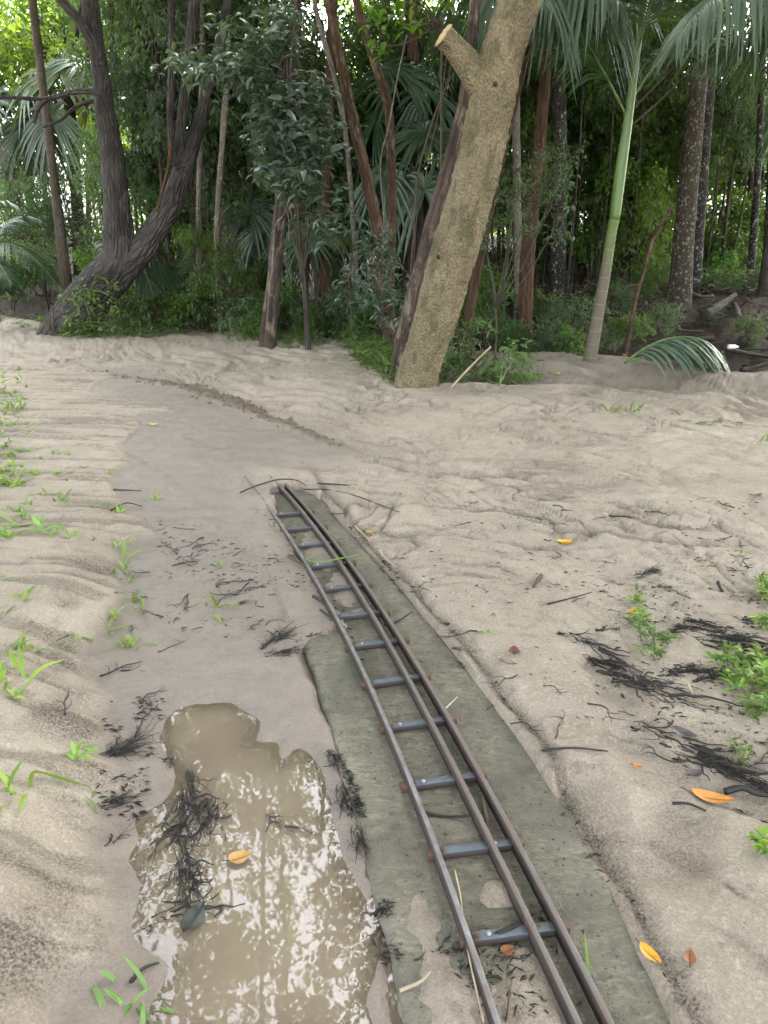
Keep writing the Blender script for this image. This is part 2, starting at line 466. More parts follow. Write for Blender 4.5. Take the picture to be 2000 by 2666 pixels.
# ---- leaves
def unit(v):
    return v / (np.linalg.norm(v, axis=-1, keepdims=True) + 1e-12)
def leaves(P, D, N, L, W, good=False, curl=0.25, rng=RNG, rnd=None):
    """leaf blades: base P, along D, facing N, length L, width W"""
    n = len(P)
    D = unit(D)
    N = unit(N - D * (N * D).sum(1, keepdims=True))
    B = np.cross(D, N)
    L = np.broadcast_to(np.asarray(L, float), (n,))[:, None]
    W = np.broadcast_to(np.asarray(W, float), (n,))[:, None]
    if good:
        prof = [(0, 0, 0), (.30, .43, .10), (.68, .34, .06), (1, 0, -curl), (.68, -.34, .06), (.30, -.43, .10), (.30, 0, 0.02), (.68, 0, -curl * .35)]
        tri = np.array([(0, 1, 6), (0, 6, 5), (6, 1, 2), (6, 2, 7), (5, 6, 7), (5, 7, 4), (7, 2, 3), (4, 7, 3)])
    else:
        prof = [(0, 0, 0), (.45, .5, .10), (1, 0, -curl * .6), (.45, -.5, .10)]
        tri = np.array([(0, 1, 2), (0, 2, 3)])
    V = np.stack([P + D * (L * a) + B * (W * b) + N * (L * c * (0.5 if abs(b) > 0 else 1)) for a, b, c in prof], 1).reshape(-1, 3)
    k = len(prof)
    F = (tri[None] + (np.arange(n) * k)[:, None, None]).reshape(-1, 3)
    r = rng.random(n) if rnd is None else rnd
    return V, [F], np.repeat(r, k)

def crown_mesh(name, mat, seed, clumps, per, rad, leaf, wid=0.42, clump_r=0.35, good=True, droop=0.5, shell=0.5, gap=0.0, twigs=None):
    rng = np.random.default_rng(seed)
    u = unit(rng.normal(size=(clumps * 3, 3)))
    rr = (shell + (1 - shell) * rng.random(clumps * 3)) ** 0.8
    c = u * rr[:, None] * np.array(rad)
    if gap > 0:
        k = fbm(c[:, 0] * 1.1 + seed, c[:, 2] * 1.1 + c[:, 1] * 0.7, 2, seed) > (gap - 0.5)
        c = c[k] if k.sum() > 10 else c
    c = c[:clumps]
    m = len(c)
    cd = unit(c / np.array(rad) + rng.normal(size=(m, 3)) * .5 + np.array((0, 0, -.1)))
    rep = np.repeat(np.arange(m), per)
    t = rng.random(len(rep))
    ax = cd[rep]
    side = unit(np.cross(ax, rng.normal(size=(len(rep), 3))))
    P = c[rep] + ax * (t[:, None] * clump_r * 2 - clump_r) + side * (rng.random((len(rep), 1)) * clump_r * .25)
    D = ax * 0.7 + side * 1.0 + np.array((0, 0, -droop)) + rng.normal(size=P.shape) * .25
    N = np.array((0, 0, 1.0)) + rng.normal(size=P.shape) * .45 + ax * .25
    L = leaf * (0.65 + 0.6 * rng.random(len(rep)))
    rc = rng.random(m)
    V, F, r = leaves(P, D, N, L, L * wid, good, rng=rng, rnd=np.clip(rc[rep] * .6 + rng.random(len(rep)) * .4, 0, 1))
    return mesh_np(name, V, F, mat, smooth=False, attrs={'rnd': r})
def twig_mesh(name, mat, seed, n, rad, r0=0.012, spread=(0, 0, -.9)):
    """limbs of a crown: thin tubes from below the middle out to the shell"""
    rng = np.random.default_rng(seed)
    parts = []
    for i in range(n):
        d = unit(rng.normal(size=3) + np.array((0, 0, .35))) * np.array(rad) * (0.7 + .3 * rng.random())
        p0 = np.array(spread) * rad[2] * (0.3 + .7 * rng.random())
        mid = (p0 + d) * .5 + rng.normal(size=3) * .12 * max(rad)
        P = catmull([p0, mid, d], 8)
        parts.append(tube(P, np.linspace(r0, r0 * .25, 8) * (0.6 + .8 * rng.random()), 5, seed=i))
    V, F, uv = join(parts)
    return mesh_np(name, V, F, mat, uv=uv)

# ------------------------------------------------------------------ materials
class NT:
    def __init__(self, name):
        self.m = bpy.data.materials.new(name)
        self.m.use_nodes = True
        self.t = self.m.node_tree
        self.t.nodes.clear()
        self.out = self.n('OutputMaterial')
    def n(self, kind, **kw):
        nd = self.t.nodes.new('ShaderNode' + kind)
        for k, v in kw.items():
            if k.startswith('i_'):
                key = k[2:].replace('_', ' ')
                s = nd.inputs[int(key)] if key.isdigit() else nd.inputs[key]
                self.put(s, v)
            else:
                setattr(nd, k, v)
        return nd
    def put(self, s, v):
        if isinstance(v, bpy.types.NodeSocket):
            self.t.links.new(v, s)
        elif isinstance(v, bpy.types.Node):
            self.t.links.new(v.outputs[0], s)
        else:
            if isinstance(v, (tuple, list)) and len(v) == 3 and s.type == 'RGBA':
                v = (*v, 1)
            s.default_value = v
    def attr(self, name):
        return self.n('Attribute', attribute_name=name).outputs['Fac']
    def mix(self, f, a, b, mode='MIX'):
        nd = self.n('MixRGB', blend_type=mode)
        self.put(nd.inputs[0], f)
        self.put(nd.inputs[1], a)
        self.put(nd.inputs[2], b)
        return nd.outputs[0]
    def math(self, op, a, b=0.0, c=None, clamp=False):
        nd = self.n('Math', operation=op, use_clamp=clamp)
        self.put(nd.inputs[0], a)
        self.put(nd.inputs[1], b)
        if c is not None:
            self.put(nd.inputs[2], c)
        return nd.outputs[0]
    def ramp(self, f, stops):
        nd = self.n('ValToRGB')
        e = nd.color_ramp.elements
        while len(e) < len(stops):
            e.new(.5)
        for i, (p, c) in enumerate(stops):
            e[i].position = p
            e[i].color = (*c, 1) if len(c) == 3 else c
        self.put(nd.inputs[0], f)
        return nd.outputs[0]
    def map(self, lo, hi, f, a=0.0, b=1.0):
        nd = self.n('MapRange')
        nd.clamp = True
        for i, v in enumerate((f, lo, hi, a, b)):
            self.put(nd.inputs[i], v)
        return nd.outputs[0]
    def noise(self, vec, scale, det=4, rough=.55, dist=0.0):
        nd = self.n('TexNoise')
        nd.inputs['Scale'].default_value = scale
        nd.inputs['Detail'].default_value = det
        nd.inputs['Roughness'].default_value = rough
        nd.inputs['Distortion'].default_value = dist
        if vec is not None:
            self.put(nd.inputs['Vector'], vec)
        return nd.outputs['Fac']
    def voro(self, vec, scale, feature='F1', rnd=1.0, out='Distance'):
        nd = self.n('TexVoronoi', feature=feature)
        nd.inputs['Scale'].default_value = scale
        nd.inputs['Randomness'].default_value = rnd
        if vec is not None:
            self.put(nd.inputs['Vector'], vec)
        return nd.outputs[out]
    def scaled(self, vec, s):
        nd = self.n('Mapping')
        self.put(nd.inputs['Vector'], vec)
        nd.inputs['Scale'].default_value = s
        return nd.outputs[0]
    def coord(self, which='Object'):
        return self.n('TexCoord').outputs[which]
    def bump(self, h, dist, strength=1.0, normal=None):
        nd = self.n('Bump')
        nd.inputs['Strength'].default_value = strength
        nd.inputs['Distance'].default_value = dist
        self.put(nd.inputs['Height'], h)
        if normal is not None:
            self.put(nd.inputs['Normal'], normal)
        return nd.outputs[0]
    def bsdf(self, col, rough=.8, normal=None, spec=.3, **kw):
        nd = self.n('BsdfPrincipled')
        self.put(nd.inputs['Base Color'], col)
        self.put(nd.inputs['Roughness'], rough)
        self.put(nd.inputs['Specular IOR Level'], spec)
        if normal is not None:
            self.put(nd.inputs['Normal'], normal)
        for k, v in kw.items():
            self.put(nd.inputs[k.replace('_', ' ')], v)
        return nd.outputs[0]
    def done(self, sh):
        self.t.links.new(sh, self.out.inputs['Surface'])
        return self.m

def leaf_mat(name, dark, mid, light, trans=.35, rough=.38, spec=.5, tcol=None):
    k = NT(name)
    r = k.attr('rnd')
    orr = k.n('ObjectInfo').outputs['Random']
    col = k.ramp(r, [(0.0, dark), (0.5, mid), (1.0, light)])
    hv = k.n('HueSaturation')
    k.put(hv.inputs['Hue'], k.map(0, 1, orr, .482, .518))
    k.put(hv.inputs['Saturation'], k.map(0, 1, k.math('FRACT', k.math('MULTIPLY', orr, 7.3)), .8, 1.1))
    k.put(hv.inputs['Value'], k.map(0, 1, k.math('FRACT', k.math('MULTIPLY', orr, 3.7)), .75, 1.2))
    k.put(hv.inputs['Color'], col)
    p = k.bsdf(hv.outputs[0], rough, spec=spec)
    tr = k.n('BsdfTranslucent')
    k.put(tr.inputs['Color'], k.mix(1.0, hv.outputs[0], tcol or (1.9, 1.9, .7), 'MULTIPLY'))
    ms = k.n('MixShader')
    ms.inputs[0].default_value = trans
    k.t.links.new(p, ms.inputs[1])
    k.t.links.new(tr.outputs[0], ms.inputs[2])
    return k.done(ms.outputs[0])

M = {}
M['leaf_dark'] = leaf_mat('leaf_dark', (.035, .07, .024), (.062, .115, .04), (.095, .155, .053), trans=.45)
M['leaf_mid'] = leaf_mat('leaf_mid', (.042, .085, .023), (.072, .135, .034), (.105, .175, .047), trans=.5)
M['leaf_grey'] = leaf_mat('leaf_grey', (.052, .088, .05), (.078, .124, .07), (.11, .165, .09), trans=.4, rough=.42)
M['leaf_blue'] = leaf_mat('leaf_blue', (.065, .11, .082), (.095, .145, .11), (.125, .18, .138), trans=.25, rough=.32, spec=.9)
M['leaf_bright'] = leaf_mat('leaf_bright', (.055, .10, .02), (.085, .15, .03), (.12, .20, .04), trans=.5, rough=.45)
M['leaf_far'] = leaf_mat('leaf_far', (.05, .09, .022), (.085, .14, .032), (.12, .18, .045), trans=.55, rough=.6, spec=.25)
M['leaf_weed'] = leaf_mat('leaf_weed', (.085, .15, .026), (.14, .235, .042), (.21, .31, .07), trans=.35, rough=.45)
M['leaf_mat'] = leaf_mat('leaf_mat', (.06, .10, .025), (.09, .16, .035), (.13, .21, .05), trans=.35, rough=.5)
M['palm_leaf'] = leaf_mat('palm_leaf', (.026, .056, .028), (.038, .076, .036), (.055, .10, .05), trans=.22, rough=.30, spec=.65)
M['palm_pale'] = leaf_mat('palm_pale', (.075, .12, .08), (.10, .155, .105), (.13, .185, .13), trans=.22, rough=.28, spec=.75)
M['palm_dead'] = leaf_mat('palm_dead', (.10, .085, .035), (.10, .12, .04), (.07, .13, .045), trans=.25, rough=.5)

def mat_simple(name, col, rough=.7, spec=.3, bscale=40, bdist=.003, var=.35, coord='Object', metallic=0.0):
    k = NT(name)
    c = k.coord(coord)
    n = k.noise(c, bscale, 5)
    n2 = k.noise(c, bscale * .22, 3)
    cc = k.mix(k.map(.3, .7, n2), tuple(v * (1 - var) for v in col), tuple(min(1, v * (1 + var)) for v in col))
    return k.done(k.bsdf(cc, rough, k.bump(n, bdist), spec, Metallic=metallic))

def ground_material():
    k = NT('sand_ground')
    c = k.coord('Object')
    n_big = k.noise(c, 1.3, 4, .55)
    n_mid = k.noise(c, 9, 5, .6)
    n_fin = k.noise(c, 140, 3, .7)
    grain = k.noise(c, 520, 2, .8)
    sand = k.mix(k.map(.35, .65, n_big), (.295, .248, .200), (.385, .330, .270))
    sand = k.mix(k.map(.40, .72, n_mid, 0, .55), sand, (.27, .212, .168))
    speck = k.map(.60, .74, grain)
    sand = k.mix(k.math('MULTIPLY', speck, .45), sand, (.60, .52, .42))
    dspeck = k.map(.63, .72, k.noise(c, 330, 2, .8))
    sand = k.mix(k.math('MULTIPLY', dspeck, .7), sand, (.09, .07, .052))
    sand = k.mix(k.map(.46, .70, n_fin, 0, .55), sand, (.19, .155, .122))
    g2 = k.noise(c, 75, 3, .7)
    sand = k.mix(k.map(.52, .66, g2, 0, .4), sand, (.50, .44, .36))
    sand = k.mix(k.map(.62, .70, k.noise(c, 210, 2, .7), 0, .7), sand, (.10, .08, .062))
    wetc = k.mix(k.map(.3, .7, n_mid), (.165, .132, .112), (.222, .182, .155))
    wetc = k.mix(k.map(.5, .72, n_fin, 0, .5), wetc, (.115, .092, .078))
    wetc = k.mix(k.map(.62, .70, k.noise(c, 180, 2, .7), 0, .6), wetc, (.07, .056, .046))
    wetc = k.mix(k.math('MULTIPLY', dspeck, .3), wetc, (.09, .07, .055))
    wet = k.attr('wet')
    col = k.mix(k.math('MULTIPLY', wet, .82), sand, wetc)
    fur = k.math('MULTIPLY', k.attr('furrow'), .95)
    col = k.mix(fur, col, (.110, .082, .053))
    silt = k.math('MULTIPLY', k.attr('silt'), k.map(.35, .65, n_fin, .25, 1.0))
    col = k.mix(silt, col, (.055, .042, .034))
    fl = k.mix(k.map(.35, .65, n_mid), (.022, .016, .012), (.050, .037, .028))
    fl = k.mix(k.math('MULTIPLY', k.map(.55, .7, n_fin), .5), fl, (.085, .068, .054))
    col = k.mix(k.attr('forest'), col, fl)
    col = k.mix(k.attr('lawn'), col, k.mix(n_mid, (.10, .17, .03), (.16, .25, .045)))
    rough = k.map(0, 1, wet, .88, .5)
    n_pit = k.noise(c, 42, 4, .65)
    b = k.bump(n_mid, .016, .6)
    b = k.bump(n_pit, .005, .6, b)
    b = k.bump(n_fin, .005, .9, b)
    b = k.bump(grain, .0024, 1.0, b)
    return k.done(k.bsdf(col, rough, b, k.map(0, 1, wet, .18, .42)))

def concrete_material():
    k = NT('mossy_concrete')
    c = k.coord('Object')
    n1, n2, n3 = k.noise(c, 3.5, 4), k.noise(c, 26, 5, .65), k.noise(c, 130, 3, .7)
    col = k.mix(k.map(.35, .65, n1), (.108, .101, .078), (.165, .150, .120))
    col = k.mix(k.map(.45, .7, n2, 0, .7), col, (.066, .066, .045))
    pit = k.map(.34, .16, k.voro(c, 62), 0, 1)
    pit = k.math('MULTIPLY', pit, k.map(.5, .62, k.noise(c, 60, 2)))
    col = k.mix(k.math('MULTIPLY', pit, .95), col, (.022, .022, .018))
    st = k.noise(k.scaled(c, (11, 26, 1)), 1.7, 5, .72, 1.2)
    sandy = k.math('MULTIPLY', k.map(.50, .64, st), k.map(.36, .56, n1))
    col = k.mix(k.math('MULTIPLY', sandy, .85), col, (.24, .21, .155))
    col = k.mix(k.map(.56, .72, k.noise(c, 1.7, 5, .7), 0, .6), col, (.25, .215, .165))
    ag = k.map(.62, .72, k.noise(c, 210, 2))
    col = k.mix(k.math('MULTIPLY', ag, .65), col, (.26, .245, .19))
    b = k.bump(n2, .009, .8)
    b = k.bump(n3, .005, .9, b)
    b = k.bump(pit, .004, -.7, b)
    return k.done(k.bsdf(col, .82, b, .3))

def rail_material(worn=1.0):
    k = NT('worn_rail_steel' if worn > .5 else 'rusty_rail_steel')
    c = k.coord('Object')
    n1, n2 = k.noise(c, 14, 5, .65), k.noise(c, 160, 3, .7)
    col = k.mix(k.map(.4, .62, n1), (.034, .027, .025), (.062, .042, .034))
    col = k.mix(k.math('MULTIPLY', k.map(.55, .7, n2), .35), col, (.15, .08, .045))
    nz = k.n('SeparateXYZ', i_0=k.n('NewGeometry').outputs['Normal']).outputs['Z']
    y = k.n('SeparateXYZ', i_0=c).outputs['Y']
    top = k.math('MULTIPLY', k.map(.6, .95, nz), k.map(.36, .58, n1, .9, .25))
    top = k.math('MULTIPLY', top, k.map(3.4, 1.9, y, .12 * worn, worn))
    col = k.mix(k.map(.6, .95, nz), col, k.mix(n1, (.072, .055, .047), (.115, .080, .062)))
    col = k.mix(top, col, (.22, .225, .245))
    return k.done(k.bsdf(col, k.map(0, 1, top, .62, .36), k.bump(n2, .0012, .6), .5, Metallic=k.math('MULTIPLY', top, .55)))

def sleeper_material():
    k = NT('painted_steel_sleeper')
    c = k.coord('Object')
    n1, n2 = k.noise(c, 30, 4), k.noise(c, 150, 3)
    col = k.mix(k.map(.35, .65, n1), (.085, .10, .12), (.135, .155, .175))
    x = k.math('ABSOLUTE', k.n('SeparateXYZ', i_0=c).outputs['X'])
    rust = k.map(.088, .104, k.math('ADD', x, k.math('MULTIPLY', k.math('SUBTRACT', n1, .5), .05)))
    low = k.map(.012, .002, k.n('SeparateXYZ', i_0=c).outputs['Z'])
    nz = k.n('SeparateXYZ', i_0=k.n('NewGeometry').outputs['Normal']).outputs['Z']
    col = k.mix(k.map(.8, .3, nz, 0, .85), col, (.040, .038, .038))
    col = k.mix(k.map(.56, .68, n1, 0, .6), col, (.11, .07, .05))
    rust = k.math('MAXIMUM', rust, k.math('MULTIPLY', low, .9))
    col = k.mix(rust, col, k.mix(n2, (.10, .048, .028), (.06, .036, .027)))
    return k.done(k.bsdf(col, .66, k.bump(n2, .0016, .8), .35))

def water_material():
    k = NT('murky_water')
    c = k.coord('Object')
    murk = k.attr('murk')
    n = k.noise(c, 5.5, 3, .5, .6)
    n2 = k.noise(c, 26, 3, .5, .4)
    b = k.bump(n, .004, .09)
    b = k.bump(n2, .0008, .03, b)
    dif = k.n('BsdfDiffuse')
    k.put(dif.inputs['Color'], k.mix(k.noise(c, 3, 3), (.158, .122, .088), (.198, .158, .118)))
    tr = k.n('BsdfTransparent')
    k.put(tr.inputs['Color'], (.95, .90, .80))
    body = k.n('MixShader')
    k.put(body.inputs[0], murk)
    k.t.links.new(tr.outputs[0], body.inputs[1])
    k.t.links.new(dif.outputs[0], body.inputs[2])
    gl = k.n('BsdfGlossy')
    gl.inputs['Roughness'].default_value = .015
    k.put(gl.inputs['Normal'], b)
    fr = k.n('Fresnel')
    fr.inputs['IOR'].default_value = 1.5
    k.put(fr.inputs['Normal'], b)
    ms = k.n('MixShader')
    k.t.links.new(fr.outputs[0], ms.inputs[0])
    k.t.links.new(body.outputs[0], ms.inputs[1])
    k.t.links.new(gl.outputs[0], ms.inputs[2])
    return k.done(ms.outputs[0])

def bark(name, c1, c2, fur=(30, 4), fdist=.02, lich=None, lich_scale=22, lich_amt=.5, moss=None, warty=False, patches=None, rings=False):
    k = NT(name)
    uv = k.n('UVMap').outputs[0]
    o = k.coord('Object')
    s = k.scaled(uv, (fur[0], fur[1], 1))
    v = k.voro(s, 1.0, 'DISTANCE_TO_EDGE' if not warty else 'F1')
    n1 = k.noise(s, 1.3, 5, .65, .5)
    nb = k.noise(o, 3.0, 4)
    nf = k.noise(o, 90, 3, .7)
    if warty:
        h = k.math('ADD', k.map(.75, .1, v), k.math('MULTIPLY', n1, .8))
        crack = k.map(.85, .3, h, 0, .5)
    else:
        h = k.math('ADD', k.map(0, .35, v), k.math('MULTIPLY', n1, .9))
        crack = k.map(.75, .25, h, 0, .85)
    col = k.mix(k.map(.35, .65, nb), c1, c2)
    if patches:
        col = k.mix(k.map(.52, .60, k.noise(k.scaled(uv, (6, 2.2, 1)), 1.3, 4, .6)), col, patches)
    if warty:
        col = k.mix(k.map(.52, .68, k.noise(o, 38, 5, .75), 0, .42), col, tuple(x * .40 for x in c1))
    col = k.mix(crack, col, tuple(x * .3 for x in c1))
    if moss:
        col = k.mix(k.math('MULTIPLY', k.map(.5, .66, k.noise(o, 4.2, 5, .65)), k.map(.35, .6, nf, .3, .9)), col, moss)
    if lich:
        lv = k.math('MINIMUM', k.voro(k.scaled(uv, (1, .75, 1)), lich_scale), k.math('ADD', k.voro(k.scaled(uv, (1.3, .8, 1)), lich_scale * 2.1), .06))
        sp = k.map(.36, .28, k.math('ADD', lv, k.math('MULTIPLY', k.math('SUBTRACT', nf, .5), .25)))
        msk = k.map(.62 - lich_amt * .22, .72 - lich_amt * .22, k.noise(o, 7, 4, .65))
        col = k.mix(k.math('MULTIPLY', sp, k.math('MULTIPLY', msk, .9)), col, lich)
    b = k.bump(h, fdist, .9)
    b = k.bump(nf, .004, .6, b)
    return k.done(k.bsdf(col, .88, b, .2))

M['ground'] = ground_material()
M['concrete'] = concrete_material()
M['rail'] = rail_material()
M['rail_rusty'] = rail_material(.28)
M['sleeper'] = sleeper_material()
M['bolt'] = mat_simple('zinc_bolt', (.30, .31, .32), .45, .5, 200, .0005, .2, metallic=.6)
M['water'] = water_material()
M['bark_furrow'] = bark('dark_furrowed_bark', (.050, .044, .041), (.105, .093, .086), (22, 4.2), .06)
M['bark_warty'] = bark('warty_tan_bark', (.23, .185, .112), (.31, .255, .16), (58, 40), .030, moss=(.11, .112, .05), warty=True, patches=(.17, .14, .085))
M['bark_peel'] = bark('peeling_brown_bark', (.045, .033, .028), (.10, .075, .06), (16, 2.2), .035, patches=(.19, .15, .115))
M['bark_spot'] = bark('lichen_spotted_bark', (.048, .034, .025), (.072, .052, .037), (40, 12), .012, lich=(.17, .195, .15), lich_scale=19, lich_amt=1.0)
M['bark_dapple'] = bark('dark_bark_white_lichen', (.03, .026, .023), (.052, .044, .038), (30, 6), .012, lich=(.26, .28, .25), lich_scale=15, lich_amt=.8)
M['bark_brown'] = bark('scaly_brown_bark', (.070, .043, .028), (.125, .08, .052), (20, 3.5), .035, patches=(.20, .145, .10))
M['bark_red'] = bark('reddish_bark', (.058, .032, .021), (.092, .054, .034), (20, 2.5), .025)
M['bark_pale'] = bark('pale_grey_bark', (.13, .113, .092), (.21, .185, .15), (26, 5), .008, lich=(.33, .34, .30), lich_scale=26, lich_amt=.6)
M['bark_mid'] = bark('grey_brown_bark', (.075, .06, .047), (.12, .098, .078), (30, 5), .012, moss=(.06, .075, .035))
M['bark_dim'] = bark('dim_dark_bark', (.045, .037, .030), (.075, .062, .05), (26, 4), .012)
M['twig'] = mat_simple('black_sodden_root', (.014, .012, .011), .55, .4, 90, .002, .4)
M['twig_pale'] = mat_simple('pale_dry_stick', (.33, .27, .19), .7, .3, 60, .002, .3)
M['twig_brown'] = mat_simple('brown_stick', (.065, .045, .032), .75, .3, 60, .003, .35)
M['stem_green'] = mat_simple('green_stem', (.11, .16, .05), .5, .4, 60, .001, .3)
M['wood_raw'] = mat_simple('broken_wood', (.42, .30, .17), .85, .2, 50, .006, .3)
# ------------------------------------------------------------------ ground
def build_ground():
    front = np.radians(np.concatenate([np.linspace(-38, 38, 820)]))
    rest = np.radians(np.linspace(38, 322, 120)[1:-1])
    az = np.concatenate([front, rest])                       # clockwise from +Y
    r = [0.35]
    while r[-1] < 11:
        r.append(r[-1] * 1.0052)
    while r[-1] < 40:
        r.append(r[-1] * 1.017)
    while r[-1] < 420:
        r.append(r[-1] * 1.12)
    r = np.array(r)
    A, R = np.meshgrid(az, r)
    X, Y = R * np.sin(A), R * np.cos(A)
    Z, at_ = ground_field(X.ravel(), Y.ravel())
    V = np.stack([X.ravel(), Y.ravel(), Z], 1)
    n, m = len(r), len(az)
    i = np.arange(n - 1)[:, None] * m
    j = np.arange(m)[None]
    k = (j + 1) % m
    Q = np.stack([i + j, i + m + j, i + m + k, i + k], -1).reshape(-1, 4)
    c = len(V)
    V = np.vstack([V, [[0, 0, V[:m, 2].mean()]]])
    T = np.stack([np.full(m, c), np.arange(m), (np.arange(m) + 1) % m], 1)
    at_ = {q: np.append(v, 0) for q, v in at_.items()}
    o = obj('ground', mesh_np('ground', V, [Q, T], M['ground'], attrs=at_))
    tag(o, kind='structure')
build_ground()

# concrete strip under the track
def build_slab():
    ys = np.arange(0.45, 5.3, 0.03)
    xl, xr = slab_left(ys), np.polyval(pSR, ys)
    xr = np.where(ys < 1.1, np.polyval(pSR, 1.1) + (ys - 1.1) * (np.polyval(pSR, 1.12) - np.polyval(pSR, 1.1)) / .02, xr)
    u = np.linspace(0, 1, 26)
    X = xl[:, None] * (1 - u) + xr[:, None] * u
    Y = np.repeat(ys[:, None], 26, 1)
    edge = np.minimum(u, 1 - u)[None]
    jit = 0.006 * fbm(X * 8, Y * 8, 3, 7)
    Z = 0.0015 * fbm(X * 6, Y * 6, 3, 8) - 0.010 * sst(0.02, 0, edge + jit)
    X = X + np.where((u == 0) | (u == 1), 1, 0)[None] * 0.012 * fbm(X * 9, Y * 9, 3, 9)
    top = np.stack([X, Y, Z], -1)
    m = 28
    full = np.zeros((len(ys), m, 3))
    full[:, 1:-1] = top
    full[:, 0] = top[:, 0] - (0, 0, .16)
    full[:, -1] = top[:, -1] - (0, 0, .16)
    i = np.arange(len(ys) - 1)[:, None] * m
    j = np.arange(m - 1)[None]
    Q = np.stack([i + j, i + j + 1, i + m + j + 1, i + m + j], -1).reshape(-1, 4)
    o = obj('concrete_path', mesh_np('concrete_path', full.reshape(-1, 3), Q, M['concrete']))
    tag(o, kind='structure')
build_slab()

# puddle water
def build_water():
    lo, hi = PUDDLE.min(0) - .12, PUDDLE.max(0) + .12
    xs, ys = np.arange(lo[0], hi[0], .02), np.arange(max(lo[1], .6), hi[1], .02)
    X, Y = np.meshgrid(xs, ys)
    sdv = poly_sd(X.ravel(), Y.ravel(), PUDDLE)
    zg = ground_field(X.ravel(), Y.ravel())[0]
    WL = -0.018
    dep = WL - zg
    V = np.stack([X.ravel(), Y.ravel(), np.full(X.size, WL)], 1)
    m = len(xs)
    i = np.arange(len(ys) - 1)[:, None] * m
    j = np.arange(m - 1)[None]
    Q = np.stack([i + j, i + j + 1, i + m + j + 1, i + m + j], -1).reshape(-1, 4)
    keep = ((dep[Q] > -0.004).any(1)) & (sdv[Q] > -.12).all(1)
    Q = Q[keep]
    used = np.unique(Q)
    rem = -np.ones(len(V), int)
    rem[used] = np.arange(len(used))
    murk = np.clip(.45 + .5 * (1 - np.exp(-np.maximum(dep, 0) * 60)), 0, .95)
    o = obj('puddle_water', mesh_np('puddle_water', V[used], rem[Q], M['water'], attrs={'murk': murk[used]}))
    tag(o, kind='structure')
build_water()

# ------------------------------------------------------------------ railway
def build_track():
    root = thing('miniature_railway', 'narrow three-rail miniature railway track on a mossy concrete strip, far end buried in sand', 'railway track',
                 (float(np.polyval(pM, 2.0)), 2.0, 0))
    base = np.array(root.location)
    for pp, y1 in ((pL, 4.95), (pM, 5.05), (pR, 5.05)):
        ys = np.arange(0.55, y1, .03)
        xs = np.polyval(pp, ys)
        dx = np.polyval(np.polyder(pp), ys)
        nrm = np.stack([np.ones_like(dx), -dx], 1) / np.hypot(1, dx)[:, None]
        hw = .0072
        prof = [(-hw, .006), (-hw, RAIL_Z - .0014), (-hw + .0014, RAIL_Z), (hw - .0014, RAIL_Z), (hw, RAIL_Z - .0014), (hw, .006)]
        V = np.stack([np.stack([xs + nrm[:, 0] * a, ys + nrm[:, 1] * a, np.full_like(xs, z)], 1) for a, z in prof], 1)
        m = len(prof)
        i = np.arange(len(ys) - 1)[:, None] * m
        j = np.arange(m)[None]
        k = (j + 1) % m
        Q = np.stack([i + j, i + m + j, i + m + k, i + k], -1).reshape(-1, 4)
        caps = np.array([list(range(m)), [(len(ys) - 1) * m + q for q in range(m)][::-1]])
        obj('rail', mesh_np('rail', V.reshape(-1, 3) - base, [Q, caps], M['rail'] if pp is pL else M['rail_rusty'], smooth=False), root)
    SL = [(722, 1334, 798, 1327), (747, 1372, 834, 1365), (772, 1415, 866, 1406), (808, 1468, 910, 1457), (845, 1527, 950, 1515), (877, 1598, 997, 1585),
          (919, 1674, 1045, 1657), (960, 1771, 1101, 1751), (1011, 1884, 1167, 1862), (1069, 2033, 1241, 2008), (1145, 2207, 1332, 2183), (1229, 2430, 1452, 2400)]
    places = []
    for a in SL:
        p, q = G(a[0], a[1], .03), G(a[2], a[3], .03)
        places.append(((p + q) / 2, math.atan2(q[1] - p[1], q[0] - p[0])))
    d = places[-1][0] - places[-2][0]
    places.append((places[-1][0] + d, places[-1][1]))
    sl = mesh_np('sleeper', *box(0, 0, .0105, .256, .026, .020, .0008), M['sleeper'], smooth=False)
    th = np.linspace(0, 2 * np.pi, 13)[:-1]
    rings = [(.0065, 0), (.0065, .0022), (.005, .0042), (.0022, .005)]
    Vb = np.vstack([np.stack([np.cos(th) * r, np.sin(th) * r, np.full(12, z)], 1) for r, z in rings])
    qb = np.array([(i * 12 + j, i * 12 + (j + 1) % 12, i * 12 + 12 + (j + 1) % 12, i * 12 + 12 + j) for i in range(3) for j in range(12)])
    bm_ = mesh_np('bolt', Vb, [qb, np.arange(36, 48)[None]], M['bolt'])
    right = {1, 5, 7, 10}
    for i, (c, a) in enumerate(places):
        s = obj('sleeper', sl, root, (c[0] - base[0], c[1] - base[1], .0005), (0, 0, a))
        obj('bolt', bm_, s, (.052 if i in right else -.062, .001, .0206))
build_track()

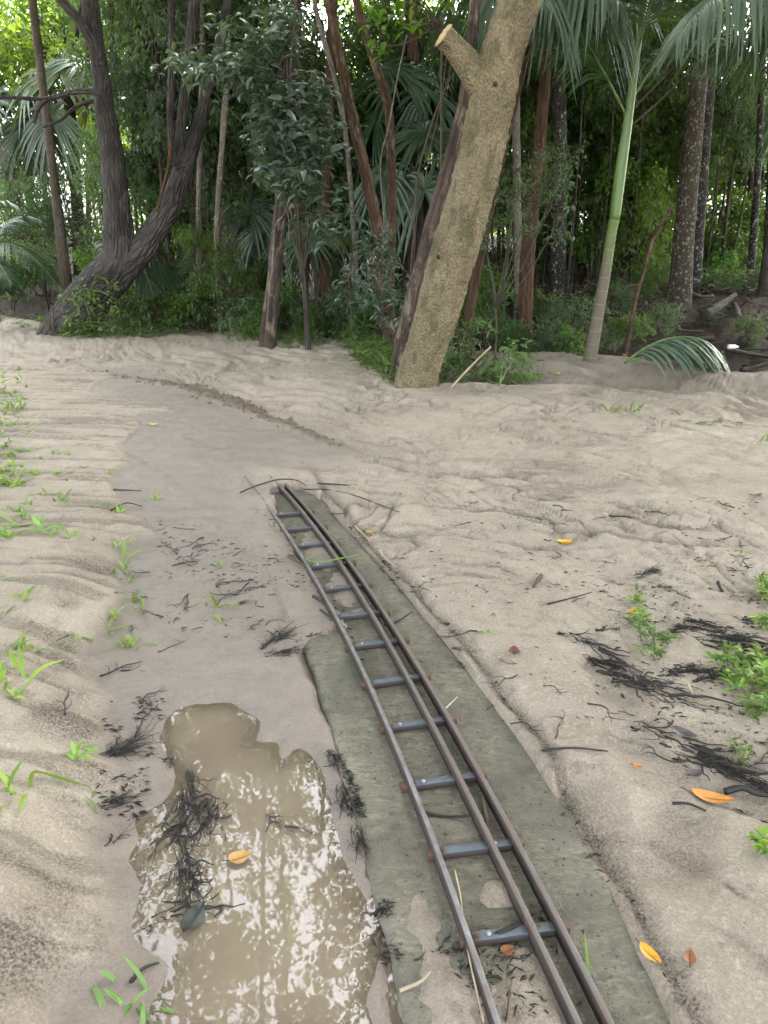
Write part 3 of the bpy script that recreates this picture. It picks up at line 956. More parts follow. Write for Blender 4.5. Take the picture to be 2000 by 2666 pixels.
# ------------------------------------------------------------------ trees
def px_path(pts, Y0, Y1=None, n=40):
    """pts: (px, py, width_px) from the foot upwards; the depth goes from Y0 to Y1. returns world points and radii"""
    Y1 = Y0 if Y1 is None else Y1
    pts = np.array(pts, float)
    t = np.concatenate([[0], np.cumsum(np.hypot(*np.diff(pts[:, :2], axis=0).T))])
    t = t / t[-1]
    Ys = Y0 + (Y1 - Y0) * t
    W = np.array([at(p[0], p[1], Yv) for p, Yv in zip(pts, Ys)])
    dist = (W - np.array((0, 0, CAM_H))) @ np.array((0, _c, -_s))      # depth along the lens axis
    rad = pts[:, 2] * .5 * dist / F_PX
    C = catmull(np.hstack([W, rad[:, None]]), n)
    return C[:, :3], np.maximum(C[:, 3], .002)
def root_down(P, R, flare=1.25, depth=.25):
    """carry a trunk's foot down into the ground, swelling it a little"""
    g = hgt(P[0][0], P[0][1])
    d = P[0] - P[min(3, len(P) - 1)]
    d = d / (abs(d[2]) + 1e-6)
    drop = max(P[0][2] - (g - depth), .05)
    k = max(2, int(drop / .12))
    ex = [P[0] + d * drop * (i / k) * np.array((.6, .6, 1)) for i in range(k, 0, -1)]
    er = [R[0] * (1 + (flare - 1) * (i / k)) for i in range(k, 0, -1)]
    return np.vstack([ex, P]), np.concatenate([er, R])
def grow_up(P, R, top_z, lean=(0, 0), end=.45, n=14):
    """carry a trunk on above the picture's edge up to top_z"""
    d = P[-1] - P[-4]
    d = d / max(d[2], 1e-3)
    h = top_z - P[-1][2]
    if h <= .2:
        return P, R
    t = np.linspace(0, 1, n)[1:]
    ext = P[-1] + d * (h * t)[:, None] * np.array((.5, .5, 1)) + np.stack([lean[0] * t * t, lean[1] * t * t, 0 * t], 1)
    return np.vstack([P, ext]), np.concatenate([R, R[-1] * (1 - (1 - end) * t)])

# crowns shared between trees (real size, radius about 2 m)
CROWN = {
    'fine': [crown_mesh('fine_leaves', M['leaf_grey'], 100 + i, 210, 24, (1.7, 1.5, 1.5), .105, .36, .30, True, .75, .25, .42) for i in range(3)],
    'dark': [crown_mesh('dark_leaves', M['leaf_dark'], 110 + i, 190, 24, (1.8, 1.6, 1.5), .13, .42, .32, True, .55, .2, .42) for i in range(3)],
    'bright': [crown_mesh('bright_leaves', M['leaf_bright'], 120 + i, 180, 22, (1.9, 1.7, 1.4), .13, .45, .35, True, .5, .2, .45) for i in range(2)],
    'mid': [crown_mesh('mid_leaves', M['leaf_mid'], 125 + i, 200, 22, (1.9, 1.7, 1.5), .125, .44, .34, True, .5, .2, .45) for i in range(3)],
    'far': [crown_mesh('pale_leaves', M['leaf_far'], 130 + i, 230, 18, (2.3, 1.9, 1.8), .16, .5, .42, False, .5, .2, .42) for i in range(3)],
    'canopy': [crown_mesh('canopy_leaves', M['leaf_dark'], 140 + i, 330, 22, (2.6, 2.6, 1.3), .16, .46, .45, False, .45, .05, .46) for i in range(3)],
    'shrub': [crown_mesh('shrub_leaves', M['leaf_mid'], 150 + i, 120, 15, (.85, .7, .62), .105, .42, .20, True, .45, .25, .35) for i in range(3)],
    'shrub_grey': [crown_mesh('shrub_leaves', M['leaf_grey'], 160 + i, 110, 16, (.85, .7, .62), .08, .38, .20, True, .5, .25, .35) for i in range(2)],
    'shrub_green': [crown_mesh('shrub_leaves', M['leaf_bright'], 170 + i, 70, 14, (.6, .5, .42), .08, .42, .18, True, .4, .25, .35) for i in range(2)],
}
SPARSE = crown_mesh('canopy_leaves', M['leaf_dark'], 190, 60, 20, (2.6, 2.6, 1.0), .16, .46, .4, False, .45, .05)
LIMBS = {'big': [twig_mesh('limbs', M['bark_dim'], 200 + i, 16, (1.6, 1.4, 1.4), .03) for i in range(3)],
         'small': [twig_mesh('stems', M['twig_brown'], 210 + i, 12, (.75, .6, .6), .011) for i in range(3)]}

def make_crown(parent, kind, i, center, scale, rz=None, limbs=True):
    o = obj('crown', CROWN[kind][i % len(CROWN[kind])], parent, center, (0, 0, random.uniform(0, 6.28) if rz is None else rz), scale)
    if limbs:
        obj('limbs', LIMBS['big'][i % 3], o)
    return o

def trunk_tree(name, label, pts, Y0, Y1, mat, top_z, seg=14, crown=None, lump=.10, fine=.0, group=None, lean=(0, 0), n=40, flare=1.3, cat='tree', fine_f=30, end=.45):
    P, R = px_path(pts, Y0, Y1, n)
    P, R = root_down(P, R, flare)
    P, R = grow_up(P, R, top_z, lean, end)
    base = np.array((P[0][0], P[0][1], hgt(P[0][0], P[0][1])))
    t = thing(name, label, cat, base, 0, group)
    V, F, uv = tube(P - base, R, seg, lump, 5, fine, fine_f, int(abs(pts[0][0])))
    obj('trunk', mesh_np('trunk', V, F, mat, uv=uv), t)
    for k, c in enumerate(crown or []):
        kind, dx, dy, z, sc = c
        p = P[-1] + np.array((dx, dy, z - P[-1][2])) - base
        if kind == 'canopy' and -4.0 < (p + base)[0] < .6 and 8.5 < (p + base)[1] < 14.5:
            obj('crown', SPARSE, t, p, (0, 0, dx * 3 + z))
            continue
        make_crown(t, kind, k + int(pts[0][0]), p, sc)
    return t, base, P, R

def branch(parent, base, pts, Y0, Y1, mat, seg=9, n=22, lump=.12, name='branch', ext=None):
    P, R = px_path(pts, Y0, Y1, n)
    if ext is not None:
        P, R = grow_up(P, R, *ext)
    V, F, uv = tube(P - base, R, seg, lump, 6, seed=int(pts[0][1]))
    return obj(name, mesh_np(name, V, F, mat, uv=uv), parent), P

# --- the double-trunked leaning tree on the left
YL = 12.6
t, b, P, R = trunk_tree('leaning_tree', 'dark furrowed tree with leaning base, forking into one upright and one slanting trunk', 
    [(165, 872, 118), (215, 800, 112), (262, 740, 108), (300, 690, 96), (312, 655, 84), (310, 610, 78), (305, 540, 66), (297, 450, 60), (285, 350, 54), (274, 300, 50), (265, 215, 44),
     (252, 130, 42), (240, 60, 46), (232, 0, 46)], YL, YL, M['bark_furrow'], 9.0, 26, [('dark', 1, 0, 8.5, (1.3, 1.2, 1.0)), ('canopy', -2, -1, 9.5, (1.1, 1.1, 1)), ('canopy', 2.4, 1.0, 7.6, (.9, .9, 1))],
    .12, .012, flare=1.15, n=60)
branch(t, b, [(285, 735, 84), (330, 690, 78), (386, 625, 66), (430, 560, 60), (449, 524, 60), (468, 470, 54), (482, 430, 48), (505, 370, 36), (524, 301, 30), (552, 180, 27), (579, 90, 26), (597, 0, 25)], YL, YL + .4, M['bark_furrow'], 20, 54, .10, ext=(8.5,))
branch(t, b, [(478, 440, 40), (466, 410, 32), (470, 360, 27), (476, 301, 27), (488, 180, 25), (500, 60, 25), (506, 0, 25)], YL + .1, YL + .3, M['bark_furrow'], 12, 30, ext=(8.0,))
branch(t, b, [(462, 430, 26), (449, 380, 20), (444, 300, 19), (446, 181, 18), (446, 60, 17), (446, 0, 17)], YL, YL - .2, M['bark_furrow'], 10, 30, ext=(7.5,))
branch(t, b, [(258, 170, 34), (247, 130, 30), (225, 85, 28), (200, 45, 26), (172, 15, 24), (140, -20, 20)], YL - .05, YL - .4, M['bark_furrow'], 12, 24, ext=(6.5,))
branch(t, b, [(262, 246, 16), (230, 238, 15), (190, 240, 14), (150, 252, 13), (100, 258, 10), (40, 254, 9), (-40, 256, 8)], YL - .1, YL - .3, M['bark_furrow'], 8, 24)
branch(t, b, [(150, 250, 12), (118, 262, 12), (98, 285, 11), (90, 320, 8)], YL - .1, YL - .4, M['bark_furrow'], 8, 14)
branch(t, b, [(262, 262, 12), (220, 268, 11), (185, 288, 10), (160, 312, 8), (112, 330, 6)], YL + .1, YL + .3, M['bark_furrow'], 8, 16)
branch(t, b, [(410, 550, 9), (422, 500, 9), (438, 440, 10), (445, 385, 11), (444, 355, 9)], YL - .15, YL - .15, M['bark_red'], 7, 14, name='dead_branch')
branch(t, b, [(200, 95, 12), (205, 45, 11), (215, 0, 10), (218, -30, 9)], YL, YL, M['bark_furrow'], 7, 10)

# --- the warty tan trunk in the middle
g = on_ground(1085, 1006)
YM = float(g[1])
t_main, b_main, P, R = trunk_tree('tan_trunk_tree', 'thick leaning tree with warty yellow-tan bark and a sawn-off branch stub',
    [(1082, 1004, 112), (1096, 950, 108), (1118, 880, 110), (1150, 770, 112), (1184, 650, 116), (1216, 540, 114), (1240, 450, 114), (1262, 350, 112), (1280, 270, 116), (1290, 220, 126), (1304, 160, 116), (1328, 80, 108), (1354, 0, 108)],
    YM, YM - .25, M['bark_warty'], 9.5, 64, [('canopy', .5, 1.5, 9.8, (1.2, 1.1, 1)), ('canopy', -2.4, 2.0, 8.6, (1, 1, 1)), ('canopy', 3.0, .5, 9.0, (1.1, 1, 1)), ('canopy', -.5, -1.2, 10.8, (1, 1, 1))], .10, .016, fine_f=26, n=260, flare=1.14, end=.6)
st, SP = branch(t_main, b_main, [(1262, 225, 86), (1236, 190, 78), (1205, 150, 66), (1175, 115, 58), (1152, 92, 60)], YM - .18, YM - .30, M['bark_warty'], 26, 30, .12, 'branch_stub')
V, F, uv = tube(np.array([SP[-1] + (SP[-1] - SP[-3]) * q for q in (-.25, .0, .12, .2)]) - b_main, np.array([.108, .106, .085, .03]), 22, .45, 14, .035, 30)
obj('cut_end', mesh_np('cut_end', V, F, M['wood_raw'], uv=uv), t_main)
# knots on the bark
for px, py, r in ((1290, 218, 5), (1142, 669, 5)):
    p = at(px, py, YM - .42)
    P_, R_ = np.array([p + (0, .06, 0), p, p + (0, -.012, 0)]), np.array([r * 1.2, r, r * .5]) * YM / F_PX
    V, F, uv = tube(P_ - b_main, R_, 10, .2)
    obj('knot', mesh_np('knot', V, F, M['bark_peel'], uv=uv), t_main)

# --- the peeling trunk close behind it
trunk_tree('peeling_tree', 'dark peeling trunk leaning close behind the thick tan trunk', [(1054, 885, 50), (1076, 800, 50), (1104, 690, 48), (1132, 570, 45), (1156, 480, 41), (1182, 380, 37), (1207, 270, 34), (1219, 190, 31), (1230, 80, 29), (1238, -10, 28)],
           YM + .75, YM + .9, M['bark_peel'], 9, 18, [('canopy', 0, 2, 9.4, (1, 1, 1))], .16, .012, n=60)

# --- the other trunks one can tell apart
YR = 13.2
T = trunk_tree
T('lichen_trunk_tree', 'stout brown trunk speckled with pale green lichen behind the fallen palm frond', [(1760, 892, 72), (1768, 800, 62), (1778, 650, 54), (1790, 512, 51), (1806, 350, 47), (1820, 211, 45), (1832, 100, 44), (1840, 0, 42)], YR, YR, M['bark_spot'], 10, 22,
  [('canopy', 0, 0, 9.6, (1.2, 1.1, 1)), ('canopy', -1.8, 1.6, 8.2, (1, 1, 1))], .05, n=50)
T('slim_lichen_tree', 'slim grey lichened trunk just behind the stout lichen-speckled trunk', [(1800, 880, 34), (1810, 740, 30), (1826, 512, 29), (1842, 300, 27), (1850, 200, 26), (1862, 0, 24)], YR + 1.2, YR + 1.2, M['bark_dapple'], 9, 12, [('canopy', 1, 1, 8.8, (1, 1, 1))], .08)
T('buttress_tree', 'grey dappled trunk with spreading buttress roots behind the green-shafted palm', [(1664, 745, 66), (1664, 700, 58), (1666, 620, 54), (1668, 520, 52), (1672, 400, 50), (1676, 300, 48), (1684, 150, 46), (1692, 0, 44)], 19, 19, M['bark_spot'], 11, 18, [('canopy', 0, 0, 9.5, (1.3, 1.2, 1.1))], .06, flare=1.5)
T('red_bark_tree', 'slender reddish-brown trunk just right of the thick tan trunk', [(1366, 860, 44), (1370, 780, 40), (1376, 650, 38), (1386, 542, 36), (1400, 420, 32), (1416, 260, 28), (1422, 120, 26), (1428, 0, 25)], 11.4, 11.6, M['bark_red'], 9, 14, [('canopy', 0, 1.5, 8.8, (1, 1, 1))], .14)
T('white_lichen_tree', 'dark trunk splashed with white lichen right of the reddish trunk', [(1452, 790, 44), (1454, 650, 41), (1456, 500, 40), (1456, 350, 39), (1454, 200, 38), (1456, 60, 36), (1460, -10, 36)], 14.8, 14.8, M['bark_dapple'], 10, 16, [('canopy', 0, 0, 9.4, (1.1, 1.1, 1))], .07)
T('grey_lichen_tree', 'pale lichened thin trunk seen beside the right edge of the tan trunk', [(1350, 785, 24), (1348, 650, 23), (1346, 480, 22), (1344, 330, 21), (1344, 180, 20), (1346, 0, 19)], 13.8, 13.8, M['bark_pale'], 9, 10, [('canopy', .4, 1, 8.6, (.8, .8, .8))], .08)
T('thin_tan_tree', 'thin straight tan sapling trunk between white-lichen trunk and green palm', [(1536, 700, 13), (1538, 600, 12), (1536, 480, 12), (1534, 300, 11), (1531, 150, 11), (1530, 0, 10)], 17, 17, M['bark_pale'], 8, 8, [('far', 0, 0, 7.5, (.7, .7, .7))], .1)
T('brown_scaly_tree', 'scaly brown leaning trunk in the middle, its top at the photo edge', [(1000, 690, 36), (990, 620, 34), (976, 560, 32), (958, 480, 31), (940, 400, 31), (920, 310, 30), (904, 241, 29), (884, 140, 28), (866, 50, 28), (854, -10, 28)], 11.2, 11.2, M['bark_brown'], 9, 14, [('canopy', -.6, 1, 9, (1, 1, 1))], .14, .008)
T('dark_slim_tree', 'slim dark brown trunk right of the scaly leaning trunk', [(1018, 640, 24), (1020, 540, 24), (1018, 400, 24), (1012, 290, 24), (992, 210, 23), (960, 110, 22), (938, 40, 21), (925, -10, 20)], 12.2, 12.0, M['bark_brown'], 8, 12, [('canopy', 0, 2, 8.3, (.9, .9, .9))], .16)
T('short_brown_tree', 'brown trunk wrapped by a pale vine under big bluish leaves', [(700, 850, 40), (710, 760, 36), (718, 680, 36), (728, 590, 38), (736, 520, 38), (748, 440, 34), (758, 340, 30), (764, 240, 28), (770, 120, 24), (774, 0, 20)], 11.0, 11.2, M['bark_peel'], 7.5, 14, [('canopy', -1, 1.4, 8, (1, 1, 1))], .16, .006)
T('pale_sapling', 'crooked pale sapling with mottled bark right of the slanting dark trunk', [(566, 665, 13), (564, 600, 14), (568, 520, 14), (574, 440, 15), (580, 360, 14), (586, 290, 16), (590, 220, 14), (594, 100, 12), (598, 0, 12)], 13.0, 13.0, M['bark_pale'], 7, 8, [('fine', 0, 1, 7, (.8, .8, .7))], .3)
T('left_slim_tree', 'slim grey-brown leaning trunk left of the furrowed tree', [(178, 790, 34), (166, 680, 28), (152, 560, 24), (142, 480, 22), (130, 380, 22), (118, 270, 22), (107, 190, 21), (95, 90, 22), (84, -5, 22)], 14.0, 14.0, M['bark_mid'], 8.5, 12, [('bright', -1, 1.5, 8.0, (1, 1, .9)), ('canopy', 1, 2.5, 9, (.9, .9, .9))], .10)
T('grey_pole_tree', 'straight mottled trunk behind the slanting fork of the furrowed tree', [(518, 560, 15), (520, 440, 15), (524, 300, 14), (526, 150, 13), (527, 0, 12)], 14.2, 14.2, M['bark_pale'], 8, 8, [('fine', 0, 1, 7.2, (.9, .9, .8))], .14)
T('vine_pole_tree', 'pale bent pole-like trunk crossing behind the scaly brown trunk', [(915, 500, 13), (906, 400, 13), (892, 300, 14), (868, 190, 13), (845, 110, 12), (828, 50, 12), (818, -5, 11)], 13.0, 12.8, M['bark_pale'], 6.5, 8, [('fine', 0, 1, 6.8, (.7, .7, .6))], .12)
T('palm_stem_tree', 'greyish straight trunk in the gap above the broken stub', [(1062, 330, 30), (1064, 240, 28), (1070, 120, 26), (1074, 40, 26), (1076, -10, 25)], 16, 16, M['bark_mid'], 10, 10, [('canopy', 0, 0, 9, (1, 1, 1))], .07)
T('grey_back_tree', 'greyish trunk standing behind the leaf spray left of the stub', [(1026, 300, 26), (1022, 200, 26), (1012, 100, 25), (1004, 0, 24)], 17, 17, M['bark_mid'], 10, 10, [('canopy', 0, 0, 9, (1, 1, 1))], .07)
T('root_foot_tree', 'pale-flecked trunk with roots at the right edge of the photo', [(1990, 812, 52), (2000, 740, 40), (2006, 640, 34), (2012, 480, 32), (2020, 300, 30), (2026, 0, 28)], 14.6, 14.6, M['bark_spot'], 9, 12, [('canopy', 0, 1, 8.6, (1, 1, 1))], .1, flare=1.7)
T('edge_slim_tree', 'thin dappled trunk near the right edge above fallen logs', [(1950, 775, 22), (1956, 680, 20), (1966, 560, 19), (1974, 440, 18), (1980, 300, 17), (1988, 100, 16), (1992, 0, 16)], 15.4, 15.4, M['bark_dapple'], 8, 9, [('far', 0, 1, 8, (.8, .8, .8))], .12)
T('brown_back_tree', 'reddish thin trunk seen far back at the right', [(1946, 680, 17), (1952, 560, 16), (1958, 430, 15), (1964, 260, 15), (1968, 0, 14)], 19, 19, M['bark_red'], 9, 8, [('far', 0, 1, 8, (.9, .9, .9))], .1)
T('bare_sapling', 'bare thin brown stem bending up beside the stout lichen trunk', [(1640, 850, 11), (1655, 780, 11), (1680, 690, 10), (1702, 620, 9), (1735, 560, 8), (1752, 530, 7)], 11.2, 11.6, M['bark_brown'], 2.0, 7, None, .15, cat='sapling')
# a bank of thin dim trunks further back
spots = [(310, 640, 22, 16), (470, 590, 18, 17), (505, 570, 22, 16.5), (845, 760, 30, 13.2), (1090, 560, 34, 14.6), (1240, 640, 14, 19),
         (1490, 700, 24, 18), (1585, 690, 18, 20), (1900, 640, 12, 22), (230, 560, 14, 21), (945, 560, 14, 18.5), (1620, 640, 20, 17.5), (410, 520, 12, 24)]
for i, (px, py, wd, Y) in enumerate(spots):
    l = random.uniform(-30, 30)
    T('forest_tree', 'dim slender trunk in the shade deep among the other forest trees', [(px, py, wd), (px + l * .3, py * .66, wd * .93), (px + l * .6, py * .33, wd * .88), (px + l, 0, wd * .82)], Y, Y, M[random.choice(['bark_dim', 'bark_dim', 'bark_mid', 'bark_red'])],
      random.uniform(7, 10), 8, [(random.choice(['canopy', 'canopy', 'dark', 'far']), random.uniform(-1, 1), random.uniform(-.5, 1.5), random.uniform(7.2, 9.5), (1, 1, .9))], .12, group='thin forest trunks in the shade', n=20)

MARKS = [(-150, 'the left edge'), (130, 'the slim left trunk'), (285, 'the upright furrowed trunk'), (470, 'the slanting furrowed trunk'), (580, 'the crooked pale sapling'), (725, 'the short brown trunk'), (925, 'the scaly brown trunk'),
         (1190, 'the tan trunk'), (1345, 'the grey lichened trunk'), (1395, 'the reddish trunk'), (1455, 'the white-lichen trunk'), (1590, 'the green palm'), (1668, 'the buttressed trunk'), (1795, 'the stout lichen trunk'), (1960, 'the dappled edge trunk'), (2150, 'the right edge')]
USED = set()
SHORT = {'small_leaved_tree': 'grey-green small-leaved tree', 'dark_leaved_tree': 'dark-leaved forest tree', 'green_understory_tree': 'mid-green understory tree', 'bright_leaved_tree': 'yellow-green backlit tree', 'slim_leafy_tree': 'slim leafy young tree', 'understory_tree': 'leafy deep-forest tree'}
def where(px, py):
    d = sorted((abs(px - m[0]), m) for m in MARKS)
    lev = 'low' if py > 640 else 'at eye height' if py > 430 else 'high' if py > 170 else 'at the very top'
    for _, m in d[:3]:
        rel = 'behind' if abs(px - m[0]) < 28 else 'left of' if px < m[0] else 'right of'
        for l in (lev, {'low': 'lower', 'at eye height': 'level with the lawn', 'high': 'upper', 'at the very top': 'touching the top'}[lev]):
            t = '%s, %s' % (l, rel + ' ' + m[1])
            if t not in USED:
                USED.add(t)
                return t
    return None
# --- leafy trees: crown seen in the picture. (px, py, depth, kind, scale)
def leafy(name, label, px, py, Y, kind, sc, group=None, i=0, stem=.05):
    c = at(px, py, Y)
    g = hgt(c[0], Y)
    wq = where(px, py)
    if wq:
        label = SHORT.get(name, label) + ', ' + wq
    t = thing(name, label, 'tree', (c[0], Y, g), 0, group)
    h = c[2] - g
    P = catmull([(0, 0, -.2), (random.uniform(-.2, .2), random.uniform(-.2, .2), h * .5), (0, 0, h + .4 * sc[2])], 14)
    V, F, uv = tube(P, np.linspace(stem, stem * .45, 14), 8, .12, seed=i)
    obj('trunk', mesh_np('trunk', V, F, M['bark_dim'], uv=uv), t)
    make_crown(t, kind, i, (0, 0, h), sc)
    return t
GRP_L = 'grey-green small-leaved trees behind the furrowed tree'
for i, (px, py, Y, s) in enumerate([(400, 120, 15.0, 1.05), (560, 230, 15.5, 1.0), (620, 60, 16.5, 1.0), (350, 350, 15.8, .8), (600, 430, 15.2, .75), (470, 330, 16.2, .95), (500, -60, 15, 1), (690, 300, 17, .9), (330, 20, 17, 1.0), (520, 520, 17, .6)]):
    leafy('small_leaved_tree', 'grey-green small-leaved tree filling the shade behind the furrowed tree', px, py, Y, 'fine', (s, s, s), GRP_L, i)
GRP_C = 'dark leafy trees in the middle of the forest'
for i, (px, py, Y, s) in enumerate([(760, 120, 14.5, .85), (860, 560, 14.5, .6), (1010, 440, 15.5, .7), (1080, 140, 16.5, .8), (930, 300, 17.0, .75), (680, 610, 15, .6), (1180, 300, 16, .6), (780, 420, 16, .7)]):
    leafy('dark_leaved_tree', 'dark-leaved tree in the thick of the forest between the tan and furrowed trees', px, py, Y, 'dark', (s, s, s), GRP_C, i)
GRP_R = 'green leafy trees behind the palms on the right'
for i, (px, py, Y, s) in enumerate([(1400, 300, 18.5, .8), (1560, 420, 19.5, .8), (1720, 470, 19.5, .62), (1900, 330, 18.5, .8), (1960, 120, 17.0, .9), (1500, 90, 18.5, .9), (1760, 60, 20, 1.0), (1630, 250, 21, .9), (1330, 480, 20, .55), (1890, 560, 19, .42)]):
    leafy('green_understory_tree', 'mid-green understory tree behind the palms on the right', px, py, Y, 'dark', (s, s, s * .8), GRP_R, i)
GRP_B = 'bright leaved trees at the far side of the forest'
for i, (px, py, Y, s) in enumerate([(60, 150, 20, 1.0), (20, 430, 21, .8), (170, 80, 21, 1.0), (130, 560, 19, .45), (280, 480, 20, .6), (1010, 30, 21, .9), (900, 420, 22, .7), (1260, 150, 22, .9), (1440, 500, 24, .7), (1600, 520, 25, .7), (1850, 430, 24, .9), (1980, 440, 22, .8), (1480, 250, 25, 1.1), (1750, 260, 25, 1.0), (240, 300, 22, .7), (700, 480, 23, .8)]):
    leafy('bright_leaved_tree', 'yellow-green tree lit from behind at the far side of the forest', px, py, Y, 'bright' if i % 2 else 'far', (s, s, s * .9), GRP_B, i)

for i in range(44):
    right = i < 26
    px = random.uniform(1240, 2060) if right else random.uniform(560, 1200)
    py = random.uniform(120, 580)
    if abs(px - 1925) + abs(py - 560) < 170 or abs(px - 1135) + abs(py - 465) < 130:
        continue
    sc = random.uniform(.42, .68)
    leafy('slim_leafy_tree', 'slim leafy young tree between the palms and trunks at the right' if right else 'slim leafy young tree between the trunks in the middle', px, py, random.uniform(14.6, 18.5), random.choice(['mid', 'mid', 'fine', 'bright']), (sc, sc, sc * 1.1), 'young trees on the right' if right else 'young trees in the middle', i, .025)
GRP_U = 'leafy understory trees filling the middle of the forest'
ru = random.Random(44)
for i in range(64):
    Y = ru.uniform(15.5, 25)
    px, py = ru.uniform(-150, 2150), ru.uniform(40, 560)
    if (px < 230 and 180 < py < 480) or abs(px - 1925) + abs(py - 560) < 150 or abs(px - 1135) + abs(py - 465) < 120 or abs(px - 100) + abs(py - 590) < 130:
        continue
    sc = ru.uniform(.55, .95)
    leafy('understory_tree', 'leafy green understory tree filling the gaps between trunks deep in the forest', px, py, Y, ru.choice(['mid', 'mid', 'bright', 'far', 'fine']), (sc, sc, sc * .9), GRP_U, i, .035)

# --- canopy trees around the clearing: their crowns close the sky overhead, leaving gaps
def canopy():
    rng = np.random.default_rng(21)
    holes = [(-.3, 11.2), (.9, 9.4), (-3.4, 12.6), (1.2, 14.0), (-1.2, 14.8), (-1.6, 17.0), (.4, 18.0), (-3.6, 16.0), (2.2, 16.5)]
    k = 0
    for gx in np.arange(-19, 19.1, 2.75):
        for gy in np.arange(-6, 15.5, 2.75):
            X, Y = gx + rng.uniform(-1, 1), gy + rng.uniform(-1, 1)
            d = math.hypot(X, Y - 3)
            if d > 20.5 or min(math.hypot(X - q[0], Y - q[1]) for q in holes) < HOLE_R:
                continue
            if Y > 9 and X < -5:
                continue
            z = rng.uniform(9.5, 13.5) + (1.5 if d < 8 else 0)
            # the stem stands outside the clearing and leans in over it
            tx, ty = X, Y
            if d < 10.5 or (ty < 13.5 and ty > 1 and abs(math.atan2(tx, ty)) < math.radians(36)):
                f = 11.5 / max(d, .5)
                tx, ty = X * f + rng.uniform(-1, 1), 3 + (Y - 3) * f
                if ty > 1 and abs(math.atan2(tx, ty)) < math.radians(36):
                    ty = max(ty, 20 + rng.uniform(0, 5))
            k += 1
            g = hgt(tx, ty)
            t = thing('tall_tree', 'tall thin tree added so its leafy top blocks sun and sky', 'tree', (tx, ty, g), 0, 'tall trees of the forest canopy')
            P = catmull([(0, 0, -.2), ((X - tx) * .22 + rng.uniform(-.3, .3), (Y - ty) * .22, z * .5), (X - tx, Y - ty, z)], 16)
            V, F, uv = tube(P, np.linspace(rng.uniform(.06, .11), .03, 16), 8, .1, seed=k)
            obj('trunk', mesh_np('trunk', V, F, M['bark_dim'], uv=uv), t)
            sc = rng.uniform(1.05, 1.35)
            make_crown(t, 'canopy', k, (X - tx, Y - ty, z - .3), (sc, sc, sc))
HOLE_R = 2.2
canopy()
for i, (X, Y, z) in enumerate([(6.5, 15.5, 9.5), (9.5, 16.0, 10.5), (12.5, 17.5, 10), (8.0, 19.0, 9.5), (11.0, 20.0, 10.5), (14.5, 21.0, 10), (6.0, 18.5, 10.5), (9.5, 13.0, 9.5), (12.5, 14.0, 10.5), (-3.6, 9.8, 12.5), (-5.0, 8.4, 12.0)]):  # added crowns keep sun off the right bank and sky out of the puddle
    tx, ty = X + (1.0 if X > 0 else -6.5), Y + 5
    g = hgt(tx, ty)
    t = thing('tall_tree', 'tall thin tree added so its leafy top blocks sun and sky', 'tree', (tx, ty, g), 0, 'tall trees of the forest canopy')
    V, F, uv = tube(catmull([(0, 0, -.2), (0, 0, z * .6), (X - tx, Y - ty, z)], 16), np.linspace(.08, .02, 16), 8, .1)
    obj('trunk', mesh_np('trunk', V, F, M['bark_dim'], uv=uv), t)
    make_crown(t, 'canopy', i, (X - tx, Y - ty, z - g), (1.25, 1.25, 1.2))
for i, (X, Y, z) in enumerate([(-1.6, 9.2, 11.5), (.4, 10.6, 12.6), (-3.0, 11.8, 12.2)]):
    tx, ty = X * 1.5, 15.0 + i
    g = hgt(tx, ty)
    t = thing('tall_tree', 'tall thin tree added so its leafy top blocks sun and sky', 'tree', (tx, ty, g), 0, 'tall trees of the forest canopy')
    V, F, uv = tube(catmull([(0, 0, -.2), (0, 0, z * .6), (X - tx, Y - ty, z)], 16), np.linspace(.08, .02, 16), 8, .1)
    obj('trunk', mesh_np('trunk', V, F, M['bark_dim'], uv=uv), t)
    obj('crown', SPARSE, t, (X - tx, Y - ty, z - g), (0, 0, i * 1.7))

